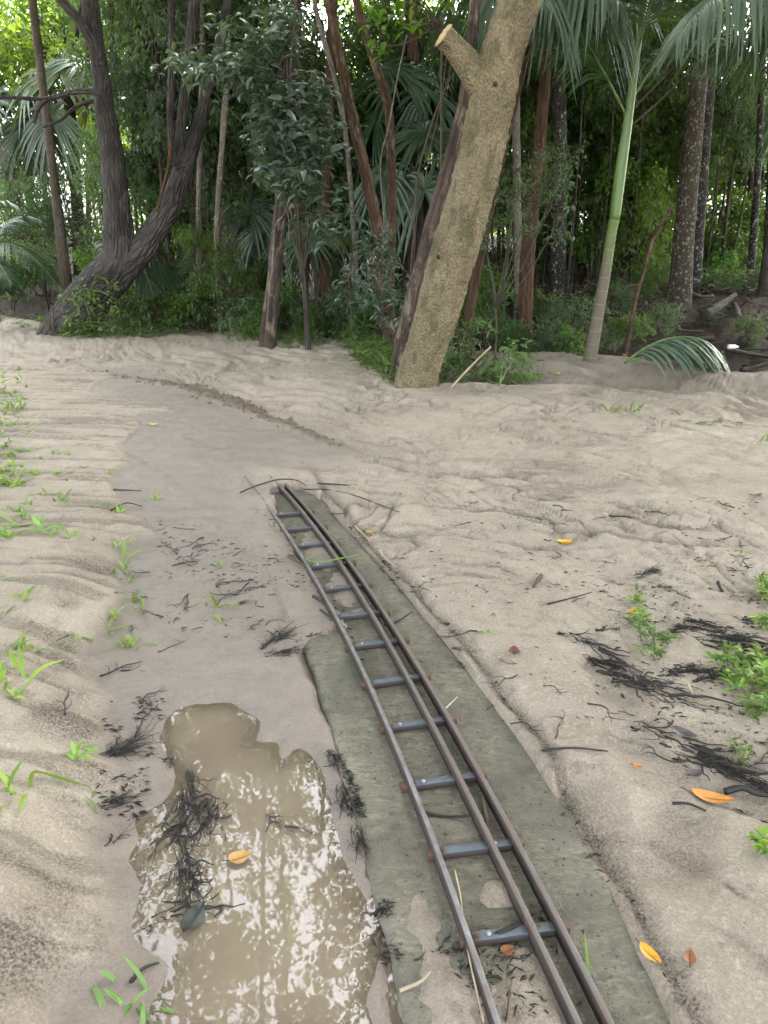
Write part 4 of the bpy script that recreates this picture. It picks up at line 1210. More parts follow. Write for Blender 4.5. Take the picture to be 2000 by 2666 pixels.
# --- the far wood: one mass of leaves beyond the trees one can tell apart
def far_wood():
    rng = np.random.default_rng(77)
    n = 5200
    az = rng.uniform(-math.pi, math.pi, n)
    az = np.where(rng.random(n) < .5, rng.uniform(-.62, .62, n), az)
    r = rng.uniform(26, 33, n)
    X, Y = r * np.sin(az), 2 + r * np.cos(az)
    front = np.abs(az) < .7
    back = np.abs(az) > 1.9
    zz = rng.random(n) ** 1.15 * 12
    dens = fbm(az * 10, zz * .45, 3, 5)
    ok = ((dens > -.28) | ~front) & ~back
    Z = ground_field(X, Y)[0] + zz
    # openings through which the lawn, the parked car and the shed show
    for px, py, rad in ((1925, 560, 42), (1890, 585, 34), (1960, 590, 36), (1128, 465, 34), (110, 590, 36), (75, 585, 30), (60, 260, 60), (30, 290, 70), (150, 240, 50), (240, 250, 40), (20, 40, 60), (110, 330, 45),
                        (1730, 590, 24), (850, 330, 22), (1010, 90, 30), (700, 60, 22), (960, 20, 26), (870, 300, 22), (480, 580, 18)):
        d = ray(px, py)
        t = Y / d[1]
        ok &= np.hypot((X - d[0] * t) / t, (Z - CAM_H - d[2] * t) / t) * F_PX > rad
    X, Y, Z = X[ok], Y[ok], Z[ok]
    per = 40
    rep = np.repeat(np.arange(len(X)), per)
    m = len(rep)
    big = np.where(np.abs(np.arctan2(X, Y)) < .75, 1.0, 1.8)[rep]
    C = np.stack([X, Y, Z], 1)[rep] + rng.normal(size=(m, 3)) * np.array((.5, .45, .42)) * big[:, None]
    D = rng.normal(size=(m, 3)) + (0, 0, -.5)
    N = rng.normal(size=(m, 3)) * .6 + (0, 0, 1)
    L = .19 * (.6 + .8 * rng.random(m)) * big
    V, F, r = leaves(C, D, N, L, L * .52, False, rng=rng)
    tag(obj('woodland', mesh_np('woodland', V, F, M['leaf_far'], smooth=False, attrs={'rnd': r})), 'pale green leaves of the far wood closing off the view', 'woodland', kind='stuff')
far_wood()

# --- the tree with big bluish leaves, and leaf sprays near the camera
def spray_mesh(name, mat, centers, per, leaf, wid, seed, spread, droop=.35, good=True):
    rng = np.random.default_rng(seed)
    C = np.array(centers)
    rep = np.repeat(np.arange(len(C)), per)
    m = len(rep)
    az = rng.random(m) * 2 * np.pi
    D = np.stack([np.cos(az), np.sin(az), -droop + .35 * rng.normal(size=m)], 1)
    P = C[rep] + rng.normal(size=(m, 3)) * spread
    N = np.array((0, -.35, 1.0)) + rng.normal(size=(m, 3)) * .3
    L = leaf * (.6 + .6 * rng.random(m))
    V, F, r = leaves(P, D, N, L, L * wid, good, rng=rng)
    return mesh_np(name, V, F, mat, smooth=False, attrs={'rnd': r})
def blue_leaf_tree():
    Y = 10.4
    zones = [((480, 160), (640, 195), 26), ((580, 60), (700, 210), 26), ((690, 20), (800, 140), 22), ((680, 200), (860, 330), 50), ((660, 300), (880, 430), 54), ((700, 430), (800, 520), 24), ((660, 380), (760, 470), 20),
             ((770, 470), (950, 620), 22), ((430, 150), (520, 180), 8), ((800, 330), (890, 420), 14), ((600, 180), (700, 240), 12)]
    rng = np.random.default_rng(5)
    cs = []
    for a, b_, n in zones:
        for _ in range(n):
            t_ = rng.random(2)
            cs.append(at(a[0] + (b_[0] - a[0]) * t_[0], a[1] + (b_[1] - a[1]) * t_[1], Y + rng.normal() * .35))
    cs = np.array(cs)
    foot = at(790, 850, Y + .3)
    g = hgt(foot[0], foot[1])
    base = np.array((foot[0], foot[1], g))
    t = thing('big_leaf_tree', 'small tree with large bluish-green leaves hanging in front of the dark forest', 'tree', base)
    P, R = px_path([(800, 860, 14), (790, 720, 12), (775, 580, 11), (760, 450, 10), (745, 330, 9), (740, 200, 8), (750, 60, 7)], Y + .25, Y, 30)
    P, R = root_down(P, R)
    V, F, uv = tube(P - base, R, 8, .1)
    obj('trunk', mesh_np('trunk', V, F, M['bark_dim'], uv=uv), t)
    parts = []
    for i in range(46):
        c = cs[rng.integers(len(cs))]
        k = rng.integers(8, len(P))
        mid = (P[k] + c) / 2 + (0, 0, .12)
        parts.append(tube(catmull([P[k], mid, c], 7) - base, np.linspace(.010, .003, 7), 5))
    V, F, uv = join(parts)
    obj('branches', mesh_np('branches', V, F, M['bark_mid'], uv=uv), t)
    obj('leaves', spray_mesh('leaves', M['leaf_blue'], cs - base, 9, .175, .40, 8, .07, .10), t)
blue_leaf_tree()

def leaf_spray(name, label, boxes, Y, mat, leaf, wid, seed, per=6, cat='tree', stem_from=None, stem_mat='twig_brown', group=None, dY=.25, spread=.05):
    rng = np.random.default_rng(seed)
    cs = []
    for (x0, y0, x1, y1, n) in boxes:
        for _ in range(n):
            cs.append(at(rng.uniform(x0, x1), rng.uniform(y0, y1), Y + rng.normal() * dY))
    cs = np.array(cs)
    root = at(*(stem_from or (boxes[0][0], boxes[0][3] + 60)), Y)
    g = hgt(root[0], root[1])
    base = np.array((root[0], root[1], min(g, root[2])))
    t = thing(name, label, cat, base, 0, group)
    parts = [tube(catmull([np.array((0, 0, -.15)), (root - base) * .5 + (.03, 0, 0), root - base], 10), np.linspace(.016, .010, 10), 6)] if root[2] - g > .2 else []
    hubs = cs[rng.choice(len(cs), min(9, len(cs)), replace=False)]
    for h in hubs:
        q = root + (h - root) * rng.uniform(.35, .6) + np.array((rng.normal() * .05, rng.normal() * .05, -.1))
        parts.append(tube(catmull([root, q, h], 10) - base, np.linspace(.009, .005, 10), 5))
    for c in cs:
        h = hubs[np.argmin(((hubs - c) ** 2).sum(1))]
        mid = (h + c) / 2 + rng.normal(size=3) * .05
        parts.append(tube(catmull([h, mid, c], 6) - base, np.linspace(.005, .002, 6), 4))
    V, F, uv = join(parts)
    obj('stems', mesh_np('stems', V, F, M[stem_mat], uv=uv), t)
    obj('leaves', spray_mesh('leaves', M[mat], cs - base, per, leaf, wid, seed, spread), t)
    return t
leaf_spray('bright_spray_tree', 'bright heart-leaved spray hanging at the top beside the sawn stub', [(965, 0, 1120, 70, 18), (960, 80, 1010, 135, 5), (1120, -60, 1220, 30, 10), (1000, -70, 1200, 0, 14)], 9.2, 'leaf_bright', .13, .62, 31, 4, stem_from=(1150, 60))
leaf_spray('twiggy_shrub', 'open twiggy shrub with small upright leaves right of the tan trunk', [(1270, 430, 1360, 520, 18), (1340, 470, 1500, 560, 26), (1390, 380, 1520, 470, 26), (1230, 560, 1330, 640, 18), (1330, 590, 1480, 620, 10)], 9.8, 'leaf_grey', .085, .30, 32, 10, 'shrub', (1290, 800), 'bark_mid', dY=.35, spread=.05)
leaf_spray('hanging_leaf_shrub', 'glossy drooping compound-leaved shrub between the scaly trunk and the tan trunk', [(930, 590, 1040, 700, 26), (940, 690, 1060, 790, 22), (990, 760, 1060, 850, 14), (880, 700, 960, 800, 10)], 10.6, 'leaf_blue', .12, .34, 33, 8, 'shrub', (1000, 860))
leaf_spray('feather_leaf_shrub', 'feathery bright shrub low beside the right foot of the tan trunk', [(1190, 835, 1280, 860, 22), (1200, 860, 1250, 930, 14), (1170, 860, 1200, 900, 6)], 9.3, 'leaf_mat', .075, .34, 34, 8, 'shrub', (1232, 935), dY=.12, spread=.035)

# --- shrubs along the edge of the sand
def shrub(label, px, py, Y, kind, s, group, i, name='shrub'):
    c = at(px, py, Y)
    g = hgt(c[0], Y)
    wq = where(px, py)
    if wq:
        label = ' '.join(label.split()[:3]) + ', ' + wq
    t = thing(name, label, 'shrub', (c[0], Y, g), random.uniform(0, 6), group)
    h = max(c[2] - g, .35 * s)
    f = obj('foliage', CROWN[kind][i % len(CROWN[kind])], t, (0, 0, h), (0, 0, 0), (s, s, s))
    obj('stems', LIMBS['small'][i % 3], t, (0, 0, h), (0, 0, 0), (s, s, max(s, h / .6)))
    return t
GS = 'dark shrubs crowding the edge of the sand'
for i, (px, py, Y, s) in enumerate([(400, 800, 13.2, .8), (480, 740, 14, .9), (520, 820, 12.9, .75), (580, 770, 13, .85), (640, 830, 12.4, .7), (760, 810, 12.6, .75), (820, 850, 12.0, .55), (900, 820, 12.2, .75), (960, 860, 11.6, .55), (1010, 800, 12, .7),
                                     (350, 830, 13.2, .6), (560, 690, 14.8, .8), (660, 740, 14.4, .7), (450, 640, 16, .9), (870, 740, 14, .5), (300, 760, 15.2, .7), (840, 680, 15.5, .5), (700, 860, 12, .5)]):
    shrub('dark leafy shrub crowding the edge of the sand left of the tan trunk', px, py, Y, ('shrub', 'shrub_grey')[i % 3 == 1], s, GS, i)
for i, (px, py, Y, s) in enumerate([(20, 700, 15.5, .8), (110, 690, 16, .8), (230, 720, 15.2, .7), (280, 650, 16.5, .8), (60, 640, 17.5, .9), (150, 620, 17.5, .9), (10, 600, 18, .9), (220, 600, 18, .9)]):
    shrub('dim dark bush in the shade over the creek bed at the left', px, py, Y, ('shrub', 'shrub_grey')[i % 2], s * 1.1, 'dark bushes at the left', i)
for i, (px, py, Y, s) in enumerate([(1180, 800, 11.5, .6), (1300, 850, 10.9, .45), (1340, 900, 10.4, .40), (1430, 880, 10.6, .5), (1480, 900, 10.4, .42), (1500, 820, 11.4, .55), (1410, 800, 12.2, .5), (1580, 890, 10.9, .3), (1260, 760, 12.4, .6)]):
    shrub('low dark shrub at the edge of the sand between tan trunk and green palm', px, py, Y, ('shrub', 'shrub_grey')[i % 2], s, 'low shrubs right of the tan trunk', i)
for i, (px, py, Y, s) in enumerate([(1640, 850, 11.6, .35), (1720, 830, 12.2, .4), (1690, 760, 14.2, .5), (1850, 830, 12.6, .3), (1900, 740, 14.5, .45), (1980, 760, 14.4, .4), (1830, 760, 14.8, .4), (1600, 800, 13.2, .45), (1950, 860, 11.8, .3), (1740, 740, 15.2, .5)]):
    shrub('scrubby dark undergrowth on the littered bank behind the fallen frond', px, py, Y, ('shrub', 'shrub_grey')[i % 2], s * 1.15, 'scrub on the littered bank', i)
for i, (px, py, Y, s) in enumerate([(560, 655, 12.8, .75), (590, 700, 12.6, .55), (630, 640, 13.0, .5), (500, 620, 14, .6), (850, 760, 12.6, .4)]):
    shrub('lighter green shrub among the dark ones behind the slanting trunk', px, py, Y, 'shrub_green', s, 'lighter green shrubs', i)
for i, (px, py, Y, s) in enumerate([(60, 530, 17, .9), (180, 500, 17.5, .9), (30, 480, 18.5, 1.0), (120, 440, 19, .9), (260, 460, 17, .7)]):
    shrub('fine grey-leaved bush behind the slim trunk at the left', px, py, Y, 'shrub_grey', s * 1.1, 'grey-leaved bushes at the left', i)
for i, (px, py, Y, s) in enumerate([(1900, 640, 17.5, .8), (1700, 720, 17, .5), (1850, 680, 18, .6), (1600, 720, 19, .7), (1500, 650, 19.5, .8), (1400, 640, 19, .8), (1960, 700, 17, .5), (1300, 690, 16, .7), (1560, 780, 15, .4), (1750, 640, 19, .9), (1650, 620, 20, .9), (1840, 600, 20, .9), (1960, 610, 19, .8), (1560, 600, 21, .9), (1880, 730, 16.5, .45), (1720, 560, 22, .9), (1450, 560, 20, .8), (1350, 560, 19, .8), (1990, 560, 18, .8), (1800, 690, 18, .5)]):
    shrub('dark undergrowth bush on the forest floor behind the palms', px, py, Y, 'shrub', s * 1.2, 'undergrowth bushes behind the palms', i)

# ------------------------------------------------------------------ palms
def strip_leaf(P0, D, L, W, droop, k=5, fold=.25, side=None):
    """one long narrow leaflet, drooping with its length, folded along its midrib"""
    t = np.linspace(0, 1, k)
    D = D / np.linalg.norm(D)
    mid = P0 + D * (L * t)[:, None] + np.array((0, 0, -1.0)) * (droop * L * t ** 2)[:, None]
    T = np.gradient(mid, axis=0)
    T /= np.linalg.norm(T, axis=1)[:, None]
    s = np.cross(T, side if side is not None else np.array((0, 0, 1.0)))
    s /= np.linalg.norm(s, axis=1)[:, None] + 1e-9
    n = np.cross(s, T)
    wd = W * np.array([.45, .95, 1.0, .75, .04])[:k] if k == 5 else W * np.sin(np.pi * (.12 + .86 * t))
    A = mid + s * (wd * .5)[:, None] + n * (fold * wd * .5)[:, None]
    B = mid - s * (wd * .5)[:, None] + n * (fold * wd * .5)[:, None]
    V = np.stack([A, mid, B], 1).reshape(-1, 3)
    i = np.arange(k - 1)[:, None] * 3
    F = np.concatenate([np.hstack([i, i + 1, i + 4, i + 3]), np.hstack([i + 1, i + 2, i + 5, i + 4])])
    return V, [F]
def frond_parts(path, L, W=.03, n=46, droop=.8, bare=.12, up=.2, fwd=.7, rng=None):
    """pinnate frond along a 3-D path"""
    rng = rng or np.random.default_rng(3)
    C = catmull(path, 40)
    T = np.gradient(C, axis=0)
    T /= np.linalg.norm(T, axis=1)[:, None]
    leaf = []
    for i in range(n):
        u = bare + (1 - bare) * (i + .5) / n
        q = u * 39
        a = int(min(q, 38))
        p = C[a] + (C[a + 1] - C[a]) * (q - a)
        tt = T[a]
        s = np.cross(tt, (0, 0, 1))
        s /= np.linalg.norm(s) + 1e-9
        nn = np.cross(s, tt)
        ll = L * (1 - .75 * abs(2 * u - .85) ** 2.2) * rng.uniform(.88, 1.08)
        for sg in (-1, 1):
            d = s * sg + tt * (fwd + .5 * u) + nn * up + rng.normal(size=3) * .06
            leaf.append((*strip_leaf(p, d, max(ll, L * .2), W * (0.6 + .4 * min(1, ll / L)), droop * rng.uniform(.8, 1.2), side=nn), np.full(15, rng.random())))
    V, F, r = join(leaf)
    Vr, Fr, uv = tube(C, np.linspace(.016, .003, 40), 6)
    return (V, F, r), (Vr, Fr, uv)
def frond(parent, base, path, L, mat='palm_leaf', seed=1, **kw):
    base = np.array(base)
    (V, F, r), (Vr, Fr, uv) = frond_parts(np.array(path) - base, L, rng=np.random.default_rng(seed), **kw)
    f = obj('frond', mesh_np('frond', V, F, M[mat], smooth=False, attrs={'rnd': r}), parent)
    obj('midrib', mesh_np('midrib', Vr, Fr, M['stem_green'], uv=uv), f)
    return f

# green-shafted palm
def green_palm():
    g = on_ground(1536, 938)
    Y = float(g[1])
    k = NT('palm_ringed_stem')
    uv = k.n('UVMap').outputs[0]
    v = k.n('SeparateXYZ', i_0=uv).outputs['Y']
    o = k.coord('Object')
    nz = k.noise(o, 14, 4)
    saw = k.math('FRACT', k.math('ADD', k.math('MULTIPLY', v, 6.2), k.math('MULTIPLY', nz, .12)))
    ring = k.map(.90, .97, saw)
    grn = k.map(1.35, 2.0, k.math('ADD', v, k.math('MULTIPLY', nz, .15)))
    col = k.mix(grn, k.mix(nz, (.085, .070, .050), (.145, .120, .085)), k.mix(nz, (.085, .13, .032), (.12, .175, .045)))
    col = k.mix(k.math('MULTIPLY', ring, .8), col, k.mix(grn, (.22, .19, .145), (.20, .19, .11)))
    M['palm_stem'] = k.done(k.bsdf(col, .6, k.bump(ring, .004), .35))
    k = NT('green_crownshaft')
    o = k.coord('Object')
    nz = k.noise(k.scaled(o, (1, 1, .15)), 20, 4)
    M['crownshaft'] = k.done(k.bsdf(k.mix(nz, (.062, .115, .022), (.105, .175, .036)), .38, k.bump(nz, .002), .5))
    P, R = px_path([(1534, 945, 36), (1542, 900, 34), (1560, 800, 30), (1578, 700, 28), (1590, 620, 26), (1600, 570, 26)], Y, Y, 40)
    P, R = root_down(P, R, 1.25)
    base = np.array((P[0][0], P[0][1], hgt(P[0][0], P[0][1])))
    t = thing('green_shaft_palm', 'slender palm with ringed grey stem turning bright green towards its crown', 'palm tree', base)
    V, F, uv = tube(P - base, R, 18)
    obj('trunk', mesh_np('trunk', V, F, M['palm_stem'], uv=uv), t)
    P2, R2 = px_path([(1600, 572, 26), (1604, 540, 28), (1615, 450, 29), (1630, 350, 25), (1640, 280, 22), (1650, 200, 21), (1662, 100, 20), (1680, 0, 18), (1690, -60, 12)], Y, Y, 40)
    V, F, uv = tube(P2 - base, R2, 18)
    obj('crownshaft', mesh_np('crownshaft', V, F, M['crownshaft'], uv=uv), t)
    fr = [([(1630, 300, 0), (1590, 220, -.1), (1540, 130, -.2), (1490, 60, -.35), (1430, 30, -.5), (1360, 80, -.6)], .75, 0),
          ([(1640, 270, 0), (1690, 190, .1), (1750, 120, .25), (1830, 90, .4), (1900, 130, .5), (1960, 220, .6)], .75, 1),
          ([(1652, 180, 0), (1640, 60, .3), (1600, -40, .6), (1530, -90, .9), (1450, -40, 1.1), (1400, 60, 1.2)], .8, 2),
          ([(1650, 180, 0), (1672, 90, -.2), (1700, -10, -.5), (1750, -70, -.8), (1830, -80, -1.0), (1930, 0, -1.2)], .8, 3),
          ([(1660, 120, 0), (1660, 0, .2), (1690, -120, .4), (1760, -200, .6), (1860, -190, .8)], .8, 4),
          ([(1660, 120, 0), (1650, 0, -.2), (1620, -110, -.5), (1550, -170, -.8), (1470, -140, -1.0), (1400, -60, -1.2)], .8, 5)]
    for pts, L, sd_ in fr:
        frond(t, base, [at(a, b_, Y + c) for a, b_, c in pts], L, 'palm_leaf' if sd_ != 5 else 'palm_pale', sd_ + 20, droop=.75, n=44, W=.034, bare=.22)
    # dead leafless stalks
    for pts in ([(1632, 300), (1700, 230), (1760, 170)], [(1640, 330), (1720, 260), (1790, 190)]):
        Pq = catmull([at(a, b_, Y + .1) for a, b_ in pts], 12) - base
        V, F, uv = tube(Pq, np.linspace(.016, .006, 12), 7)
        obj('leaf_stalk', mesh_np('leaf_stalk', V, F, M['twig_brown'], uv=uv), t)
green_palm()

# big palm whose pale fronds hang into the picture at the top right
def big_palm():
    Yb = 8.4
    X = at(2230, 700, Yb)[0]
    g = hgt(X, Yb)
    base = np.array((X, Yb, g))
    t = thing('overhanging_palm', 'palm just outside the right edge whose pale fronds arch into the top corner', 'palm tree', base)
    P = np.array([(0, 0, -.2), (.03, 0, 1.4), (-.02, 0, 2.9), (-.06, 0, 4.0)])
    C = catmull(P, 24)
    V, F, uv = tube(C, np.linspace(.13, .09, 24), 16)
    obj('trunk', mesh_np('trunk', V, F, M['palm_stem'], uv=uv), t)
    top = base + C[-1]
    for pts, L, n, pale, sd_ in [([(2120, -40, -.5), (2010, -60, -.8), (1900, -30, -1.1), (1810, 40, -1.3), (1760, 105, -1.4)], .85, 54, 1, 1),
                       ([(2150, 20, -.2), (2060, 40, -.3), (1960, 80, -.4), (1880, 130, -.45), (1820, 160, -.5)], .55, 44, 0, 2),
                       ([(2130, -120, .2), (1980, -180, .4), (1820, -150, .5), (1690, -70, .6)], .8, 46, 1, 3),
                       ([(2160, 60, .5), (2110, 150, .6), (2060, 260, .6), (2030, 380, .6)], .6, 40, 0, 4)]:
        frond(t, base, [top] + [at(a, b_, Yb + c) for a, b_, c in pts], L, 'palm_pale' if pale else 'palm_leaf', 40 + sd_, droop=1.0, n=int(n * 1.35), W=.036, bare=.10, up=.25)
big_palm()
# palm behind the tan trunk at the top: long hanging leaflets right and left of it
def hanging_palm():
    Yb = 10.2
    c = at(1195, 760, Yb)
    g = hgt(c[0], Yb)
    base = np.array((c[0], Yb, g))
    t = thing('hanging_frond_palm', 'palm behind the top of the tan trunk with long hanging blue-green leaflets', 'palm tree', base)
    C = catmull([(0, 0, -.3), (.35, 0, 2), (.95, 0, 4.9)], 24)
    V, F, uv = tube(C, np.linspace(.07, .055, 24), 14)
    obj('trunk', mesh_np('trunk', V, F, M['bark_red'], uv=uv), t)
    top = base + C[-1]
    for pts, L, sd_ in [([(1420, -150, -.4), (1470, -110, -.8), (1540, -60, -1.2), (1610, 0, -1.5)], .85, 1), ([(1390, -160, -.6), (1380, -110, -1.1), (1400, -40, -1.5), (1440, 30, -1.7)], .8, 2),
                        ([(1330, -160, .2), (1260, -120, .3), (1190, -40, .4), (1130, 60, .4)], .85, 3), ([(1400, -200, .5), (1340, -170, 1.0), (1280, -90, 1.4), (1220, 20, 1.6)], .8, 4),
                        ([(1480, -150, .4), (1560, -130, .7), (1660, -80, .9)], .8, 5)]:
        frond(t, base, [top] + [at(a, b_, Yb + cc) for a, b_, cc in pts], L, 'palm_pale' if sd_ < 3 else 'palm_leaf', 60 + sd_, droop=1.15, n=46, W=.04, bare=.08, up=.1)
hanging_palm()
# low palms at the left and behind the furrowed tree
def low_palm(label, foot, Y, fronds, L, seed):
    c = at(*foot, Y)
    base = np.array((c[0], Y, hgt(c[0], Y)))
    t = thing('low_palm', label, 'palm tree', base, 0, None)
    V, F, uv = tube(catmull([(0, 0, -.2), (0, 0, .3), (.02, 0, max(c[2] - base[2], .4))], 8), np.linspace(.07, .04, 8), 10)
    obj('trunk', mesh_np('trunk', V, F, M['bark_dim'], uv=uv), t)
    for i, pts in enumerate(fronds):
        frond(t, base, [at(a, b_, Y + cc) for a, b_, cc in pts], L, 'palm_leaf', seed + i, droop=.55, n=40, W=.035, bare=.06)
low_palm('low palm at the left edge with dark arching fronds over the creek bed', (-60, 760), 13.6,
         [[(-60, 690, 0), (-20, 640, -.1), (40, 640, -.3), (95, 680, -.4), (150, 740, -.5)], [(-60, 700, 0), (-30, 670, -.4), (0, 690, -.7), (30, 740, -.9)], [(-60, 690, 0), (-20, 560, .1), (30, 530, .1), (80, 580, .1)],
          [(-60, 690, 0), (10, 590, .4), (70, 570, .7), (140, 640, .9)], [(-60, 700, 0), (-20, 720, -.3), (15, 760, -.5)]], .55, 300)
low_palm('small palm with glossy fronds showing behind the slanting trunk', (318, 700), 13.4,
         [[(330, 700, 0), (370, 660, -.1), (410, 680, -.2), (445, 740, -.3)], [(330, 700, 0), (360, 640, .2), (400, 640, .3), (440, 690, .4)], [(330, 700, 0), (340, 680, -.3), (372, 700, -.5), (400, 770, -.7)], [(325, 700, 0), (310, 640, .3), (280, 640, .5)]], .5, 320)
# fan palms
def fan_leaf(parent, base, center, face, R, n=26, spread=300, droop=.35, mat='palm_leaf', seed=0, stalk=None):
    rng = np.random.default_rng(seed)
    face = np.array(face, float) / np.linalg.norm(face)
    upv = np.array((0, 0, 1.0)) - face * face[2]
    upv /= np.linalg.norm(upv)
    sd_ = np.cross(face, upv)
    parts = []
    for i in range(n):
        a = math.radians(-spread / 2 + spread * i / (n - 1))
        d = upv * math.cos(a) + sd_ * math.sin(a) + face * .12
        parts.append((*strip_leaf(np.array(center) - base + d * .03, d, R * rng.uniform(.85, 1.05), R * .095, droop * rng.uniform(.7, 1.3), side=face, fold=.5), np.full(15, rng.random())))
    V, F, r = join(parts)
    f = obj('fan_leaf', mesh_np('fan_leaf', V, F, M[mat], smooth=False, attrs={'rnd': r}), parent)
    if stalk is not None:
        P = catmull([np.array(stalk) - base, (np.array(stalk) + center) / 2 - base + (0, 0, .1), np.array(center) - base], 8)
        V, F, uv = tube(P, np.linspace(.012, .007, 8), 6)
        obj('leaf_stalk', mesh_np('leaf_stalk', V, F, M['stem_green'], uv=uv), f)
def fan_palm(label, foot, head, Y, n, R, seed, mats=('palm_leaf',), tr=.09, extra=()):
    rng = np.random.default_rng(seed)
    c, h = at(*foot, Y), at(*head, Y)
    base = np.array((c[0], Y, hgt(c[0], Y)))
    t = thing('fan_palm', label, 'palm tree', base)
    V, F, uv = tube(catmull([np.array((0, 0, -.25)), (h - base) * .5 + (.05, 0, 0), h - base], 16), np.linspace(tr, tr * .8, 16), 12, .1)
    obj('trunk', mesh_np('trunk', V, F, M['bark_dim'], uv=uv), t)
    for i in range(n):
        az = 2 * math.pi * i / n + rng.uniform(-.3, .3)
        el = rng.uniform(-.7, .8)
        d = np.array((math.cos(az) * math.cos(el), math.sin(az) * math.cos(el), math.sin(el)))
        fan_leaf(t, base, h + d * R * .9, d * .8 + np.array((0, -.3, .6)), R, droop=.55 if el > 0 else .9, mat=mats[i % len(mats)], seed=seed + i, stalk=h)
    return t
fan_palm('fan palm with drooping ribbed fans behind the peeling trunk', (1090, 700), (1085, 440), 13.4, 11, .75, 400)
fan_palm('fan palm with spread fan high between the thin trunks', (1066, 500), (1060, 260), 14.5, 8, .7, 420)
fan_palm('fan palm in deep shade behind the short brown trunk', (665, 760), (690, 560), 15.2, 9, .7, 440)
fan_palm('fan palm far back at the left against the white sky', (58, 560), (60, 300), 19, 9, .8, 460)
fan_palm('tall fan palm with dead brown skirt behind the left trunks', (192, 640), (180, 250), 18, 10, .85, 480, ('palm_leaf', 'palm_leaf', 'palm_dead'), .14)
fan_palm('short fan palm with one yellowing drooping fan over the creek', (820, 780), (812, 655), 12.8, 4, .5, 500, ('palm_dead', 'palm_leaf'), .04)
fan_palm('fan palm in the dim middle behind the scaly brown trunk', (870, 760), (880, 520), 15.6, 9, .75, 520)

# fallen frond on the hump at the right
def fallen_frond():
    p_ = at(1628, 940, 9.3)
    a = np.array((p_[0], 9.3, hgt(p_[0], 9.3)))
    base = a + (0, 0, .02)
    t = thing('fallen_palm_frond', 'fallen green palm frond lying on the sand hump below the lichen trunk', 'palm frond', base)
    pts = [at(1625, 945, a[1]), at(1690, 900, a[1] - .02), at(1760, 878, a[1] - .05), at(1830, 884, a[1] - .1), at(1885, 925, a[1] - .12)]
    frond(t, base, pts, .62, 'palm_pale', 77, droop=.75, n=42, W=.034, bare=.12, up=-.1, fwd=.9)
    pts = [at(1640, 945, a[1] - .05), at(1720, 930, a[1] - .1), at(1800, 940, a[1] - .15), at(1870, 965, a[1] - .2)]
    frond(t, base, [q + (0, 0, .03) for q in pts], .35, 'palm_pale', 78, droop=.35, n=36, W=.03, bare=.1, up=.0, fwd=1.2)
fallen_frond()

# ------------------------------------------------------------------ beyond the wood: shed and parked car
def shed():
    c = at(1135, 470, 46)
    g = hgt(c[0], 46)
    t = thing('shed', 'white boarded shed glimpsed through the trees left of the tan trunk', 'shed', (c[0], 46, g))
    wm = mat_simple('white_boards', (.72, .74, .76), .6, .3, 5, .002, .06)
    obj('wall', mesh_np('wall', *box(0, 0, 2.1, 5.0, 3.6, 4.2, .02), wm, smooth=False), t)
    bd = mesh_np('board', *box(0, 0, 0, 5.06, .03, .20, .006), wm, smooth=False)
    for i in range(17):
        obj('board', bd, t, (0, -1.815, .25 + i * .235))
    V = np.array([(-2.8, -2.1, 4.2), (2.8, -2.1, 4.2), (2.8, 2.1, 4.2), (-2.8, 2.1, 4.2), (-2.8, 0, 5.3), (2.8, 0, 5.3)])
    obj('roof', mesh_np('roof', V, [np.array([(0, 1, 5, 4), (2, 3, 4, 5), (3, 2, 1, 0)]), np.array([(0, 4, 3), (1, 2, 5)])], mat_simple('grey_roof', (.3, .31, .32)), smooth=False), t)
shed()
def car():
    c = at(1925, 560, 41)
    g = hgt(c[0], 41)
    t = thing('parked_car', 'white car parked on the bright lawn beyond the trees at the right', 'car', (c[0], 41, g), .15)
    paint = mat_simple('white_car_paint', (.78, .79, .80), .25, .5, 3, .0, .02)
    glass = mat_simple('car_glass', (.04, .05, .06), .08, .6, 3, .0, .02)
    prof = [(-2.1, .35), (-2.15, .75), (-1.75, .92), (-1.25, 1.0), (-.75, 1.42), (.75, 1.45), (1.5, .98), (2.05, .88), (2.15, .6), (2.1, .35)]
    n = len(prof)
    V = np.array([(x, y * (.80 if z > 1.1 else 1), z) for y in (-.85, .85) for x, z in prof])
    Q = np.array([(i, (i + 1) % n, n + (i + 1) % n, n + i) for i in range(n)])
    obj('body', mesh_np('body', V, [Q, np.array([list(range(n))[::-1], list(range(n, 2 * n))])], paint, smooth=False), t)
    for y in (-.79, .79):
        W = np.array([(-1.05, y, 1.03), (1.2, y, 1.03), (.72, y * .93, 1.36), (-.68, y * .93, 1.36)]) + np.array((0, .03 * np.sign(y), 0))
        obj('side_window', mesh_np('side_window', np.vstack([W, W * (1, .97, 1)]), [np.array([(0, 1, 2, 3), (7, 6, 5, 4), (0, 4, 5, 1), (1, 5, 6, 2), (2, 6, 7, 3), (3, 7, 4, 0)])], glass, smooth=False), t)
    tyre = mat_simple('tyre', (.02, .02, .02), .8)
    V, F, uv = tube(np.array([(0, -.1, 0), (0, -.08, 0), (0, .08, 0), (0, .1, 0)]), np.array([.24, .31, .31, .24]), 18)
    wme = mesh_np('wheel', V, F, tyre)
    for x in (-1.35, 1.35):
        for y in (-.78, .78):
            obj('wheel', wme, t, (x, y, .31))
car()

